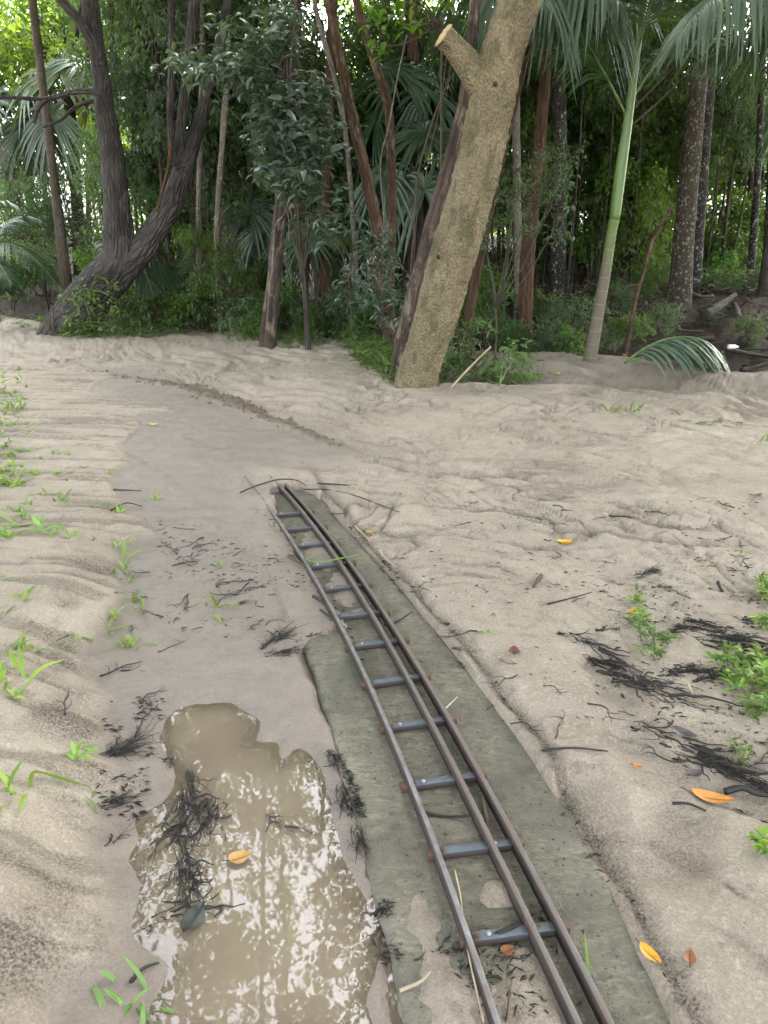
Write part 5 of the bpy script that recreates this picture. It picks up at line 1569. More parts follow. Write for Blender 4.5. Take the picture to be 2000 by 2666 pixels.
# ------------------------------------------------------------------ vines
def vine(label, pts, Y, r=.012, mat='twig_brown'):
    W = [at(a, b_, Y) for a, b_ in pts]
    g = hgt(W[-1][0], Y)
    base = np.array((W[-1][0], Y, g))
    t = thing('vine', label, 'vine', base, 0, 'hanging vines')
    V, F, uv = tube(catmull(np.array(W) - base, 40), np.linspace(r, r * .8, 40), 6, .2)
    obj('stem', mesh_np('stem', V, F, M[mat], uv=uv), t)
vine('brown vine curving down from the sawn stub to the ground', [(1190, 175), (1160, 230), (1125, 320), (1096, 420), (1082, 500), (1078, 600), (1070, 700), (1066, 830), (1064, 880)], 9.9)
vine('second vine hanging close beside the curving brown one', [(1172, 60), (1150, 250), (1118, 400), (1100, 520), (1086, 560), (1078, 680), (1074, 860)], 10.0, .009)
vine('long pale vine hanging straight down by the thin pole trunk', [(1060, 90), (1040, 180), (1026, 250), (1012, 330), (990, 430), (1000, 600), (990, 850)], 10.9, .011, 'bark_pale')
vine('pale vine twisting round the short brown trunk', [(764, 400), (758, 500), (738, 560), (716, 590), (710, 680), (700, 780), (694, 850)], 10.75, .011, 'bark_pale')
vine('thin vine trailing from the peeling trunk', [(1226, 225), (1200, 330), (1170, 420), (1130, 520), (1112, 560), (1096, 640), (1080, 780), (1060, 880)], 9.45, .008)
vine('pale vine in the gap left of the scaly trunk', [(735, -10), (744, 100), (750, 250), (756, 400), (752, 560), (760, 840)], 12.4, .012, 'bark_pale')
vine('slim brown vine slanting across the big bluish leaves', [(700, 380), (740, 440), (790, 540), (840, 610), (880, 640), (910, 740), (915, 860)], 10.7, .012)

# ------------------------------------------------------------------ plants on the sand
def tuft_mesh(name, mat, seed, n, L, W, lie=0.0, spread=.02):
    rng = np.random.default_rng(seed)
    parts = []
    for i in range(n):
        az = rng.uniform(0, 6.28)
        el = rng.uniform(.35, 1.25) * (1 - lie) + .08
        d = np.array((math.cos(az) * math.cos(el), math.sin(az) * math.cos(el), math.sin(el)))
        p = np.array((rng.normal() * spread, rng.normal() * spread, -.012))
        l = L * rng.uniform(.5, 1.15)
        parts.append((*strip_leaf(p, d, l, W * rng.uniform(.7, 1.2), rng.uniform(.15, .55), k=5, fold=.45), np.full(15, rng.random())))
    V, F, r = join(parts)
    V[:, 2] = np.maximum(V[:, 2], -.014)
    return mesh_np(name, V, F, M[mat], smooth=False, attrs={'rnd': r})
TUFT = [tuft_mesh('grass_tuft', 'leaf_weed', 500 + i, n, L, W, li, sp) for i, (n, L, W, li, sp) in enumerate(
    [(6, .11, .016, .0, .012), (9, .10, .014, .2, .02), (5, .14, .018, .3, .015), (8, .08, .015, .1, .02), (12, .12, .013, .1, .03), (4, .09, .018, .5, .02)])]
SMALL = [tuft_mesh('grass_shoot', 'leaf_weed', 520 + i, 3 + i, .055, .011, .2, .010) for i in range(3)]
LONG = [tuft_mesh('grass_clump', 'leaf_mat', 530 + i, 26, .26, .012, .75, .05) for i in range(2)]
def place(name, me, px, py, label, cat, group=None, s=1.0, rz=None, dz=0.0):
    p = on_ground(px, py)
    o = obj(name, me, None, (p[0], p[1], p[2] + dz), (random.uniform(-.15, .15), random.uniform(-.15, .15), random.uniform(0, 6.28) if rz is None else rz), (s, s, s))
    return tag(o, label, cat, group)
LEFT = [(15, 990), (40, 1000), (10, 1020), (35, 1030), (68, 1040), (15, 1060), (35, 1075), (65, 1055), (20, 1090), (40, 1105), (10, 1110), (75, 1110), (130, 1100), (85, 1128), (10, 1160), (30, 1180), (95, 1170), (110, 1185),
        (145, 1180), (190, 1180), (10, 1225), (30, 1235), (50, 1240), (100, 1235), (145, 1230), (160, 1230), (20, 1320), (50, 1330), (75, 1310), (120, 1290), (165, 1305), (5, 1345), (60, 1345), (30, 1395)]
r_ = random.Random(5)
for _ in range(95):
    y = r_.uniform(955, 1270)
    LEFT.append((r_.uniform(-60, 30 + 60 * r_.random()), y))
for px, py in LEFT:
    place('grass_tuft', r_.choice(TUFT), px, py, 'bright green grass tuft in the dense patch along the left edge', 'grass tuft', 'dense grass tufts at the left edge', r_.uniform(.75, 1.15))
for px, py, s_ in [(60, 1365, 1.5), (100, 1380, 1.6), (140, 1392, 1.5), (12, 1385, 1.4), (28, 1400, 1.3)]:
    place('grass_tuft', r_.choice(TUFT[:5]), px, py, 'tall bright tuft in the row of big tufts on the left bank', 'grass tuft', 'row of big tufts on the left bank', s_)
for px, py in [(190, 1395), (225, 1405), (250, 1410), (290, 1405), (300, 1420), (290, 1230), (300, 1290), (260, 1320), (275, 1325), (310, 1332), (370, 1350), (360, 1292), (400, 1300), (405, 1362), (140, 1685), (95, 1690), (60, 1640), (20, 1500), (70, 1555),
               (340, 1680), (290, 1602), (180, 1662), (220, 1662), (10, 1590), (215, 1215), (250, 1255), (180, 1250)]:
    place('grass_shoot', r_.choice(SMALL + TUFT[3:4]), px, py, 'small green shoot scattered on the left bank or its edge', 'grass shoot', 'small shoots on the left bank', r_.uniform(1.0, 1.5))
for px, py, k_, s_, lb in [(320, 1455, 2, 1.2, 'upright tuft at the top of the wet channel edge'), (322, 1490, 4, 1.0, 'leafy tuft below the upright one on the channel edge'), (350, 1555, 1, 1.1, 'flattened tuft lying in the channel corner'), (385, 1575, 5, 1.1, 'pale-rooted tuft at the bend of the bank'),
                           (562, 1582, 4, 1.0, 'dense tuft alone in the middle of the wet channel'), (340, 1682, 0, .9, 'short stiff tuft on the bare sand above the puddle'), (275, 1642, 2, .9, 'curled blade tuft in front of the bank corner'), (95, 1692, 0, 1.0, 'tuft on the left bank below the sand streaks'),
                           (15, 1770, 4, 1.2, 'broad tuft at the left edge above the black roots'), (28, 1812, 3, 1.1, 'low tuft at the left edge under the broad one'), (215, 1945, 2, .9, 'tuft with a bent blade beside the black root'), (192, 1968, 0, .8, 'small tuft left of the black root'), (18, 2060, 4, 1.1, 'big bright tuft at the left edge beside the long blade'),
                           (240, 2100, 1, .7, 'small tuft on the sand below the long blade'), (345, 2620, 4, 1.0, 'dark tuft at the bottom edge by the puddle'), (572, 1472, 3, .8, 'tiny tuft in the dark-flecked part of the channel'), (30, 1690, 1, 1.1, 'spread tuft on the bare bank at the left edge')]:
    place('grass_tuft', TUFT[k_], px, py, lb, 'grass tuft', None, s_)
for px, py, lb in [(1660, 1068, 'dark green tuft standing on the far ripples at right'), (1580, 1070, 'flat little tuft left of the dark green one on the ripples'), (1820, 1098, 'lying grass clump, left of two on the right ripples'), (1925, 1102, 'lying grass clump at the right edge of the ripples'), (1995, 1150, 'dark tuft at the right edge below the lying grass')]:
    place('grass_tuft' if px < 1700 else 'grass_clump', LONG[px % 2] if px > 1700 and px < 1990 else TUFT[4], px, py, lb, 'grass tuft', None, 1.3)
for px, py in [(1345, 1345), (1425, 1337), (1400, 1378), (1540, 1310), (1880, 1320), (1930, 1372), (1960, 1402), (1950, 1432), (1640, 1532), (1945, 1045), (1270, 1650), (1740, 1310), (1830, 1480), (1845, 1482), (1700, 1280), (1915, 1440)]:
    place('grass_shoot', r_.choice(SMALL), px, py, 'small green shoot poking from the sand right of the track', 'grass shoot', 'small shoots right of the track', r_.uniform(.9, 1.4))

def weed_plant(seed, n=5, h=.10, mat='leaf_weed', leaf=.07):
    rng = np.random.default_rng(seed)
    st_, lf = [], []
    for i in range(n):
        d = np.array((rng.normal() * .5, rng.normal() * .5, 1.0))
        d /= np.linalg.norm(d)
        p0 = np.array((rng.normal() * .015, rng.normal() * .015, -.01))
        tip = p0 + d * h * rng.uniform(.5, 1.1)
        P = catmull([p0, (p0 + tip) / 2 + rng.normal(size=3) * .008, tip], 6)
        st_.append(tube(P, np.linspace(.003, .0015, 6), 5))
        m = 8
        u = rng.uniform(.45, 1, m)
        az = rng.uniform(0, 6.28, m)
        D = np.stack([np.cos(az), np.sin(az), rng.uniform(.1, 1.0, m)], 1)
        L = leaf * rng.uniform(.6, 1.1, m)
        V, F, r = leaves(p0 + (tip - p0) * u[:, None], D, np.tile((0, 0, 1.0), (m, 1)) + rng.normal(size=(m, 3)) * .2, L, L * .34, True, rng=rng)
        lf.append((V, F, r))
    V, F, uv = join(st_)
    V2, F2, r2 = join(lf)
    return mesh_np('stems', V, F, M['stem_green'], uv=uv), mesh_np('leaves', V2, F2, M[mat], smooth=False, attrs={'rnd': r2})
WEED = [weed_plant(600 + i, 4 + i % 3) for i in range(4)]
def put_weed(px, py, label, group, i, s=1.0, name='weed_plant'):
    p = on_ground(px, py)
    t = thing(name, label, 'plant', p, random.uniform(0, 6.28), group)
    t.scale = (s, s, s)
    obj('stems', WEED[i % 4][0], t)
    obj('leaves', WEED[i % 4][1], t)
for i, (px, py) in enumerate([(1920, 1745), (1960, 1735), (1985, 1775), (1912, 1788), (1950, 1805), (1992, 1848), (1962, 1866), (2015, 1805)]):
    put_weed(px, py, 'light green leafy weed in the thick clump at the right edge', 'leafy weeds clumped at the right edge', i, r_.uniform(.65, .9))
for i, (px, py, lb) in enumerate([(1690, 1685, 'tallest leafy weed in the line above the black roots'), (1662, 1620, 'leafy weed beside the crumpled yellow leaf'), (1655, 1572, 'small leafy weed above the crumpled yellow leaf'), (1700, 1715, 'leafy weed at the foot of the tallest one'), (1980, 1545, 'leafy weed at the right edge, upper of a pair'),
                                  (1996, 1568, 'leafy weed at the right edge, lower of a pair'), (1992, 1640, 'leafy weed alone at the right edge between the pair and the thick clump'), (1988, 2215, 'dark leafy weed low at the right edge'), (1892, 1740, 'single-bladed weed left of the thick clump'), (1925, 1975, 'small broad-leaved weed among lower black roots')]):
    put_weed(px, py, lb, None, i, (.95, .65, .5, .7, .8, .7, .8, .7, .7, .55)[i])

# ground creepers: mats of small leaves
def mat_of_leaves(name, label, polys, n, leaf, mat, seed, zmax=.10, group=None):
    rng = np.random.default_rng(seed)
    Ps = []
    for poly, share in polys:
        Q = np.array([on_ground(a, b_)[:2] for a, b_ in poly])
        lo, hi = Q.min(0), Q.max(0)
        c = 0
        while c < n * share:
            m = int(n * 2)
            X, Y = rng.uniform(lo[0], hi[0], m), rng.uniform(lo[1], hi[1], m)
            k = (poly_sd(X, Y, Q) + .12 * fbm(X * 4, Y * 4, 3, seed) > rng.random(m) * .18)
            X, Y = X[k], Y[k]
            Ps.append(np.stack([X, Y, ground_field(X, Y)[0] + rng.random(len(X)) ** 2 * zmax], 1)[:int(n * share) + 1])
            c += len(X)
    P = np.vstack(Ps)
    m = len(P)
    D = np.stack([rng.normal(size=m), rng.normal(size=m), rng.uniform(-.1, .9, m)], 1)
    L = leaf * rng.uniform(.6, 1.3, m)
    V, F, r = leaves(P, D, np.tile((0, 0, 1.), (m, 1)) + rng.normal(size=(m, 3)) * .35, L, L * .42, True, rng=rng)
    st_ = []
    for i in range(0, m, 14):
        q = P[i]
        e = q + np.array((rng.normal() * .12, rng.normal() * .08, 0))
        st_.append(tube(np.array([q - (0, 0, .02), (q + e) / 2 + (0, 0, .03), e]), np.array([.003, .003, .002]), 4))
    t = obj(name, mesh_np(name, V, F, M[mat], smooth=False, attrs={'rnd': r}))
    V, F, uv = join(st_)
    obj('stems', mesh_np('stems', V, F, M['stem_green'], uv=uv), t)
    return tag(t, label, 'ground cover', group, 'stuff')
mat_of_leaves('ground_creeper', 'green creeping weeds flattened on the sand left of the tan trunk', [([(880, 905), (930, 888), (1040, 900), (1075, 960), (1060, 992), (1000, 985), (930, 960)], .75), ([(985, 950), (1070, 950), (1090, 1004), (1000, 1000)], .25)], 3000, .07, 'leaf_mat', 700, .16)
mat_of_leaves('ground_creeper', 'thin line of green plants along the crest of the sand behind the ripples', [([(570, 880), (700, 872), (800, 880), (890, 900), (800, 908), (680, 895), (590, 892)], 1)], 800, .05, 'leaf_mat', 701, .14)
mat_of_leaves('ground_creeper', 'low green plants at the edge of the sand by the left forest', [([(-60, 815), (60, 815), (150, 832), (130, 846), (40, 836), (-60, 838)], 1)], 900, .055, 'leaf_mat', 702)
mat_of_leaves('ground_creeper', 'leafy litter round the foot of the furrowed leaning tree', [([(85, 862), (200, 866), (340, 860), (520, 862), (500, 876), (250, 884), (110, 874)], 1)], 1200, .06, 'leaf_mat', 703, .22)
# vine leaves on the leaning trunk
def trunk_creeper():
    rng = np.random.default_rng(9)
    cs = np.array([at(rng.uniform(190, 330), 0, 12.2) * 0 + at(x, y, 12.15 + rng.normal() * .08) for x, y in zip(np.concatenate([rng.normal(230, 30, 26), rng.normal(270, 40, 18), rng.normal(200, 30, 14)]), np.concatenate([rng.normal(770, 25, 26), rng.normal(830, 25, 18), rng.normal(855, 12, 14)]))])
    base = np.array((cs[0][0], 12.1, hgt(cs[0][0], 12.1)))
    t = thing('climbing_creeper', 'pale green creeper climbing over the base of the furrowed leaning tree', 'creeper', base)
    parts = []
    for k in range(10):
        a = cs[rng.integers(len(cs))]
        e = cs[rng.integers(len(cs))]
        parts.append(tube(catmull([a, (a + e) / 2 + (0, -.08, .06), e], 10) - base, np.full(10, .005), 5))
    V, F, uv = join(parts)
    obj('stems', mesh_np('stems', V, F, M['stem_green'], uv=uv), t)
    obj('leaves', spray_mesh('leaves', M['leaf_mat'], cs - base, 7, .10, .45, 10, .06, .4), t)
trunk_creeper()
def grass_heap():
    rng = np.random.default_rng(4)
    p = on_ground(810, 876)
    parts = []
    for i in range(120):
        q = np.array((rng.normal() * .30, rng.normal() * .10, abs(rng.normal()) * .03))
        az = rng.normal() * .5 + (math.pi if rng.random() < .8 else 0)
        d = np.array((math.cos(az), math.sin(az) * .6, rng.uniform(.1, .5)))
        parts.append((*strip_leaf(q, d, rng.uniform(.25, .55), .014, rng.uniform(.3, .6), fold=.4), np.full(15, rng.random())))
    V, F, r = join(parts)
    V[:, 2] = np.maximum(V[:, 2], .0)
    tag(obj('flattened_grass', mesh_np('flattened_grass', V, F, M['leaf_mat'], smooth=False, attrs={'rnd': r}), None, p), 'heap of long flattened grass washed onto the crest of the sand', 'grass heap')
grass_heap()

# ------------------------------------------------------------------ fallen branches and sticks round the trunks
def stick(name, label, pts, r, mat, group=None, cat='stick', z=None, seg=7, lump=.25, sub=None, onto=True):
    """a stick over ground pixels; z lifts single points"""
    W = []
    for i, q in enumerate(pts):
        p = on_ground(q[0], q[1]) if len(q) < 4 else at(q[0], q[1], q[3])
        h = q[2] if len(q) > 2 else r * .6
        W.append(p + (0, 0, h) if len(q) < 4 else p)
    W = np.array(W)
    base = W[0].copy()
    n = max(8, len(W) * 5)
    V, F, uv = tube(catmull(W - base, n), np.linspace(r, r * .55, n), seg, lump, 20, seed=int(pts[0][0]))
    o = tag(obj(name, mesh_np(name, V, F, M[mat], uv=uv), None, base), label, cat, group)
    return o, base, W
def leafy_branch():
    o, base, W = stick('fallen_branch', 'fallen green leafy branch lying against the foot of the tan trunk', [(1050, 965, .22), (1110, 948, .20), (1180, 972, .12), (1250, 992, .06), (1300, 1010, .03)], .018, 'stem_green', cat='branch')
    rng = np.random.default_rng(3)
    cs = []
    for px, py, n, hh in [(1170, 960, 8, .12), (1200, 970, 10, .12), (1240, 985, 10, .1), (1280, 1000, 9, .06), (1330, 968, 9, .16), (1350, 985, 6, .08), (1360, 1002, 9, .05), (1150, 990, 8, .05), (1085, 930, 4, .3), (1060, 980, 6, .1)]:
        p = on_ground(px, py)
        for _ in range(n):
            cs.append(p + (rng.normal() * .09, rng.normal() * .08, hh + abs(rng.normal()) * .05))
    cs = np.array(cs)
    obj('leaves', spray_mesh('leaves', M['leaf_mat'], cs - base, 8, .12, .42, 12, .08, .35), o)
    parts = []
    for c in cs[::5]:
        a = W[np.argmin(np.linalg.norm(W - c, axis=1))]
        parts.append(tube(catmull([a, (a + c) / 2 + (0, 0, .04), c], 6) - base, np.linspace(.006, .003, 6), 5))
    V, F, uv = join(parts)
    obj('twigs', mesh_np('twigs', V, F, M['stem_green'], uv=uv), o)['kind'] = 'stuff'
leafy_branch()
YT = float(on_ground(1180, 1012)[1])
stick('pale_stick', 'straight pale stick leaning up out of the leafy branch', [(1172, 1012, 0, YT), (1215, 965, 0, YT), (1278, 902, 0, YT - .1)], .013, 'twig_pale')
stick('brown_root', 'stubby curved brown root sticking up left of the tan trunk', [(1038, 924), (1020, 905, .08), (1010, 880, .22), (1004, 868, .30)], .05, 'bark_peel', cat='root', seg=10)
stick('thin_stick', 'thin brown stick leaning right of the leafy branch', [(1305, 950, 0, 9.3), (1285, 920, 0, 9.35), (1262, 875, 0, 9.4)], .010, 'twig_brown')
stick('stake', 'short dark stake standing on the sand near the leaning tree', [(140, 862, 0, 12.2), (139, 830, 0, 12.2), (138, 800, 0, 12.2)], .022, 'twig_brown', 'stakes by the leaning tree')
stick('stake', 'second shorter stake beside the dark one near the leaning tree', [(128, 862, 0, 12.2), (129, 840, 0, 12.2), (130, 818, 0, 12.2)], .018, 'twig_brown', 'stakes by the leaning tree')
stick('fallen_log', 'thick fallen log at the right behind the lichen trunk', [(1835, 822, 0, 12.4), (1875, 795, 0, 12.9), (1912, 768, 0, 13.4)], .085, 'bark_dim', cat='log', seg=12)
stick('fallen_log', 'short brown log end pointing at the camera beside the thick log', [(1920, 828, 0, 12.2), (1918, 805, 0, 12.8), (1910, 790, 0, 13.4)], .06, 'bark_dim', cat='log', seg=12)
stick('fallen_log', 'long dark branch lying along the forest floor at the right edge', [(1880, 905, 0, 11.2), (1940, 918, 0, 11.3), (2010, 930, 0, 11.4), (2080, 938, 0, 11.5)], .035, 'bark_dim', cat='log')
stick('fallen_log', 'bent dark root below the long branch at the right edge', [(1930, 965, 0, 10.6), (1970, 955, 0, 10.7), (2020, 938, 0, 10.8), (2080, 930, 0, 10.9)], .035, 'bark_dim', cat='log')
stick('fallen_log', 'old grey root lying across the floor behind the green palm', [(1560, 715, 0, 15.5), (1640, 745, 0, 15.2), (1700, 775, 0, 14.9), (1745, 790, 0, 14.7)], .07, 'bark_mid', cat='log', seg=9)
for i in range(130):
    px, py = (random.uniform(1770, 2040), random.uniform(760, 960)) if i < 90 else (random.uniform(1440, 1760), random.uniform(780, 900))
    Y = 10.9 + (965 - py) / 175 * 3.6
    p = at(px, py, Y)
    g = hgt(p[0], Y)
    z = g + random.uniform(.0, .25)
    l = random.uniform(.25, .9)
    a = random.uniform(0, 6.28)
    d = np.array((math.cos(a) * l, math.sin(a) * l * .5, random.uniform(-.12, .3) * l))
    W = np.array([(0, 0, 0), d * .5 + np.array((0, 0, random.uniform(-.05, .08))), d])
    V, F, uv = tube(catmull(W, 9), np.linspace(1, .5, 9) * random.choice([.008, .012, .018, .03]), 6, .25, seed=i)
    tag(obj('forest_stick', mesh_np('forest_stick', V, F, M[random.choice(['twig_brown', 'bark_dim', 'bark_mid', 'twig_brown', 'bark_red'])], uv=uv), None, (p[0], Y, z)),
        'dead stick tangled in the brown flood litter under the right-hand trees', 'stick', 'dead sticks in the flood litter')
def floor_litter():
    rng = np.random.default_rng(31)
    n = 9000
    X, Y = rng.uniform(-9, 9, n), 8.6 + 13 * rng.random(n) ** 1.4
    ye = np.interp(X, EDGE[:, 0], EDGE[:, 1])
    k = Y > ye + .1
    X, Y = X[k], Y[k]
    m = len(X)
    P = np.stack([X, Y, ground_field(X, Y)[0] + rng.random(m) * .03], 1)
    D = np.stack([rng.normal(size=m), rng.normal(size=m), rng.normal(size=m) * .25], 1)
    L = .09 * rng.uniform(.5, 1.4, m)
    V, F, r = leaves(P, D, np.tile((0, 0, 1.), (m, 1)) + rng.normal(size=(m, 3)) * .4, L, L * .4, False, rng=rng)
    lm = leaf_mat('dead_leaf_litter', (.05, .034, .022), (.085, .06, .038), (.15, .11, .07), trans=.05, rough=.7, spec=.2, tcol=(1, 1, 1))
    tag(obj('leaf_litter', mesh_np('leaf_litter', V, F, lm, smooth=False, attrs={'rnd': r})), 'brown dead leaves littering the forest floor', 'leaf litter', kind='stuff')
floor_litter()
def bottle():
    p = at(1895, 903, 11.0)
    V, F, uv = tube(np.array([(0, 0, 0), (.01, 0, 0), (.10, 0, 0), (.125, 0, 0), (.13, 0, 0), (.15, 0, 0)]), np.array([.028, .032, .032, .016, .013, .013]), 12)
    t = thing('plastic_bottle', 'small white bottle lying on a dark branch at the right', 'bottle', (p[0], 11.0, p[2]))
    obj('body', mesh_np('body', V, F, mat_simple('white_plastic', (.8, .8, .8), .4, .5, 5, 0, .02), uv=uv), t)
bottle()

# ------------------------------------------------------------------ flood debris on the sand
def tangle(seed, n=46, L=.34, w_=.07, h=.028, r=.0022, thick=4):
    rng = np.random.default_rng(seed)
    parts = []
    for i in range(n):
        k = 9
        x0 = rng.uniform(-.5, .2) * L
        y0 = rng.normal() * w_ * .30
        a = rng.normal() * .28
        P = [(x0, y0, rng.uniform(0, h * .6))]
        st_ = L * rng.uniform(.25, .8) / k
        for j in range(k):
            a += rng.normal() * .34
            x, y, z = P[-1]
            P.append((x + st_ * math.cos(a), y + st_ * math.sin(a) * .6, min(max(z + rng.normal() * .006, .0), h)))
        rr = r * rng.uniform(.5, 1.3) * (2.6 if i < thick else 1)
        parts.append(tube(catmull(P, 16), np.linspace(rr, rr * .4, 16), 4, .3, 30, seed=i))
    V, F, uv = join(parts)
    return mesh_np('root_tangle', V, F, M['twig'], uv=uv)
TANG = [tangle(800, 30, r=.0030), tangle(801, 22, .42, .05, r=.0032), tangle(802, 44, .30, .09, .03, .0032), tangle(803, 16, .40, .06, .02, .0034, 6), tangle(804, 52, .36, .06, .026, .0027), tangle(805, 8, .30, .05, .015, .0024, 2)]
def put_tangle(px, py, k_, s_, rz, label, group=None, z=None, name='root_tangle'):
    p = G(px, py, z) if z is not None else on_ground(px, py)
    tag(obj(name, TANG[k_], None, p, (0, 0, math.radians(rz)), (s_ * .9, s_ * (.9 if px < 1400 else .62), s_ * .8)), label, 'root tangle', group)
WZ = -.020
for px, py, k_, s_, rz, lb, z in [
    (1535, 1680, 3, .8, -50, 'black sodden root tangle at the upper left end of the long debris line', None), (1590, 1735, 2, .9, -35, 'thick black debris with curled grey leaves in the middle of the long line', None), (1660, 1775, 4, .9, -25, 'dense black root mat right of the curled grey leaves', None),
    (1720, 1810, 1, .9, -32, 'stringy black roots at the lower end of the long debris line', None), (1790, 1750, 2, .8, 10, 'black root mat running toward the leafy clump', None), (1860, 1765, 4, .6, 20, 'black roots under the left side of the leafy clump', None),
    (1870, 1655, 4, 1.0, -25, 'big fan of fine black roots right of the tallest weed', None), (1935, 1690, 0, 1.0, -18, 'fine black roots trailing off the big fan', None), (1830, 1625, 2, .6, -30, 'dark brown root ball at the head of the big fan', None), (1960, 1615, 5, .9, 5, 'loose brown-black roots near the right edge', None),
    (1690, 1490, 0, .7, 35, 'brush of black rootlets standing off the sand above the weed line', None), (1720, 1530, 5, .9, 10, 'sparse rootlets just under the rootlet brush', None), (1770, 1640, 2, .45, 15, 'small brown root ball between weed line and big fan', None), (1760, 1930, 3, .8, -35, 'black stringy roots low at the right, upper end', None),
    (1830, 1975, 4, .8, -32, 'black roots with a dark leaf low at the right, middle', None), (1890, 2010, 1, .8, -30, 'black roots low at the right, lower end', None), (1960, 2040, 0, .7, -40, 'black roots at the right edge above the orange leaf', None), (1580, 1640, 5, 1.0, 15, 'thin black rootlets left of the tallest weed', None),
    (720, 1665, 4, .62, 60, 'black root clump in the channel left of the track', None), (738, 1700, 0, .5, 15, 'smaller black roots trailing from the clump to the slab', None), (815, 1655, 5, .62, 35, 'thin root line between the black clump and the left rail', None), (632, 1570, 2, .25, 40, 'little black root clot in the channel', None),
    (492, 2075, 4, .72, -75, 'upper black root mass floating in the puddle', WZ), (535, 2140, 2, .75, -95, 'right-hand black root mass floating in the puddle', WZ), (468, 2150, 0, .65, -110, 'left-hand strand of roots in the puddle', WZ), (480, 2250, 4, .6, -70, 'middle of the long black root mass in the puddle', WZ), (500, 2310, 2, .55, -85, 'lower black root mass in the puddle', WZ),
    (470, 2380, 3, .5, 20, 'sunken sticks at the tail of the root mass in the puddle', WZ), (735, 2150, 1, .35, -40, 'small black root drifting in the middle of the puddle', WZ), (820, 2170, 5, .4, 60, 'tiny root beside the drifting one in the puddle', WZ),
    (345, 1930, 1, .62, 65, 'black root arm lying on the bank above the puddle', None), (300, 1960, 4, .6, 30, 'dense lower end of the black root arm on the bank', None), (430, 1985, 5, .7, -25, 'thin root running from the bank into the puddle', None), (300, 2190, 5, .7, 60, 'thin black roots on the left shore of the puddle', None), (290, 2090, 0, .45, 20, 'fine dark roots on the silt above the left shore', None),
    (870, 1975, 2, .38, -70, 'black roots at the corner of the slab by the puddle', None), (935, 1985, 4, .5, 35, 'black root strand on the slab left of the rails, upper', None), (895, 2080, 0, .42, -75, 'black fringe along the slab edge, upper part', None), (1005, 2160, 4, .58, 60, 'black root strand lying over the slab, middle', None),
    (1050, 2180, 0, .58, 60, 'thick black root strand beside the left rail', None), (1030, 2290, 4, .5, 80, 'black root strand running down the slab, lower', None), (935, 2190, 0, .40, -75, 'black fringe along the slab edge, middle part', None), (970, 2290, 2, .36, -80, 'black fringe along the slab edge, lower part', None), (1000, 2420, 4, .42, -85, 'black root mass at the lower left slab edge', None),
    (955, 1690, 5, .5, 10, 'twiggy bits caught between the rails at a sleeper', None), (1150, 2480, 5, .5, 15, 'black twigs caught under the left rail near the bottom', None), (1320, 2470, 3, .35, 25, 'twigs lodged on the lowest sleeper', None), (905, 1660, 5, .4, -70, 'twig bundle along the outer side of the left rail', None), (1160, 2270, 1, .3, -65, 'soaked bark strip beside the left rail', None),
    (300, 1545, 5, .4, 5, 'fine dark roots at the bank corner', None), (1190, 1690, 2, .22, -20, 'dark clot in the groove right of the slab, upper', None), (1165, 1625, 0, .22, -30, 'dark clot in the groove right of the slab, top', None), (1215, 2010, 5, .01, 0, '', None)]:
    if lb:
        put_tangle(px, py, k_, s_, rz, lb, None, z)
# single dark twigs scattered over the sand
rt = random.Random(12)
tw = []
for _ in range(62):
    y = rt.uniform(1280, 2000)
    x = rt.uniform(880 + (y - 1280) * .62 + 60, 2000)
    tw.append((x, y))
for _ in range(34):
    tw.append((rt.uniform(380, 720), rt.uniform(1350, 1640)))
for _ in range(10):
    tw.append((rt.uniform(100, 420), rt.uniform(1450, 1900)))
def twig_var(seed):
    rng = np.random.default_rng(seed)
    P = [np.array((0, 0, .004))]
    a = 0
    for j in range(6):
        a += rng.normal() * .45
        P.append(P[-1] + np.array((math.cos(a), math.sin(a), rng.normal() * .12)) * .022)
        P[-1][2] = max(P[-1][2], .001)
    parts = [tube(catmull(P, 14), np.linspace(.0028, .001, 14), 5, .3, 40, seed=seed)]
    for j in range(3):
        q = P[rng.integers(1, 6)]
        b_ = a + rng.choice([-1, 1]) * rng.uniform(.5, 1.2)
        parts.append(tube(catmull([q, q + np.array((math.cos(b_), math.sin(b_), .2)) * .02, q + np.array((math.cos(b_ + .4), math.sin(b_ + .4), .1)) * .045], 6), np.linspace(.0016, .0006, 6), 4))
    V, F, uv = join(parts)
    return mesh_np('twig', V, F, M['twig'], uv=uv)
TW = [twig_var(900 + i) for i in range(7)]
for i, (x, y) in enumerate(tw):
    p = on_ground(x, y)
    s_ = rt.uniform(.45, 1.3)
    rz = rt.gauss(15, 35) if x > 800 else rt.gauss(0, 60)
    left = x < 800
    tag(obj('twig', TW[i % 7], None, p, (0, 0, math.radians(rz + rt.choice([0, 180]))), (s_, s_, s_)),
        'small black twig stranded in the wet channel or on the left bank' if left else 'small black twig stranded on the open sand right of the track', 'twig', 'black twigs left of the track' if left else 'black twigs right of the track')
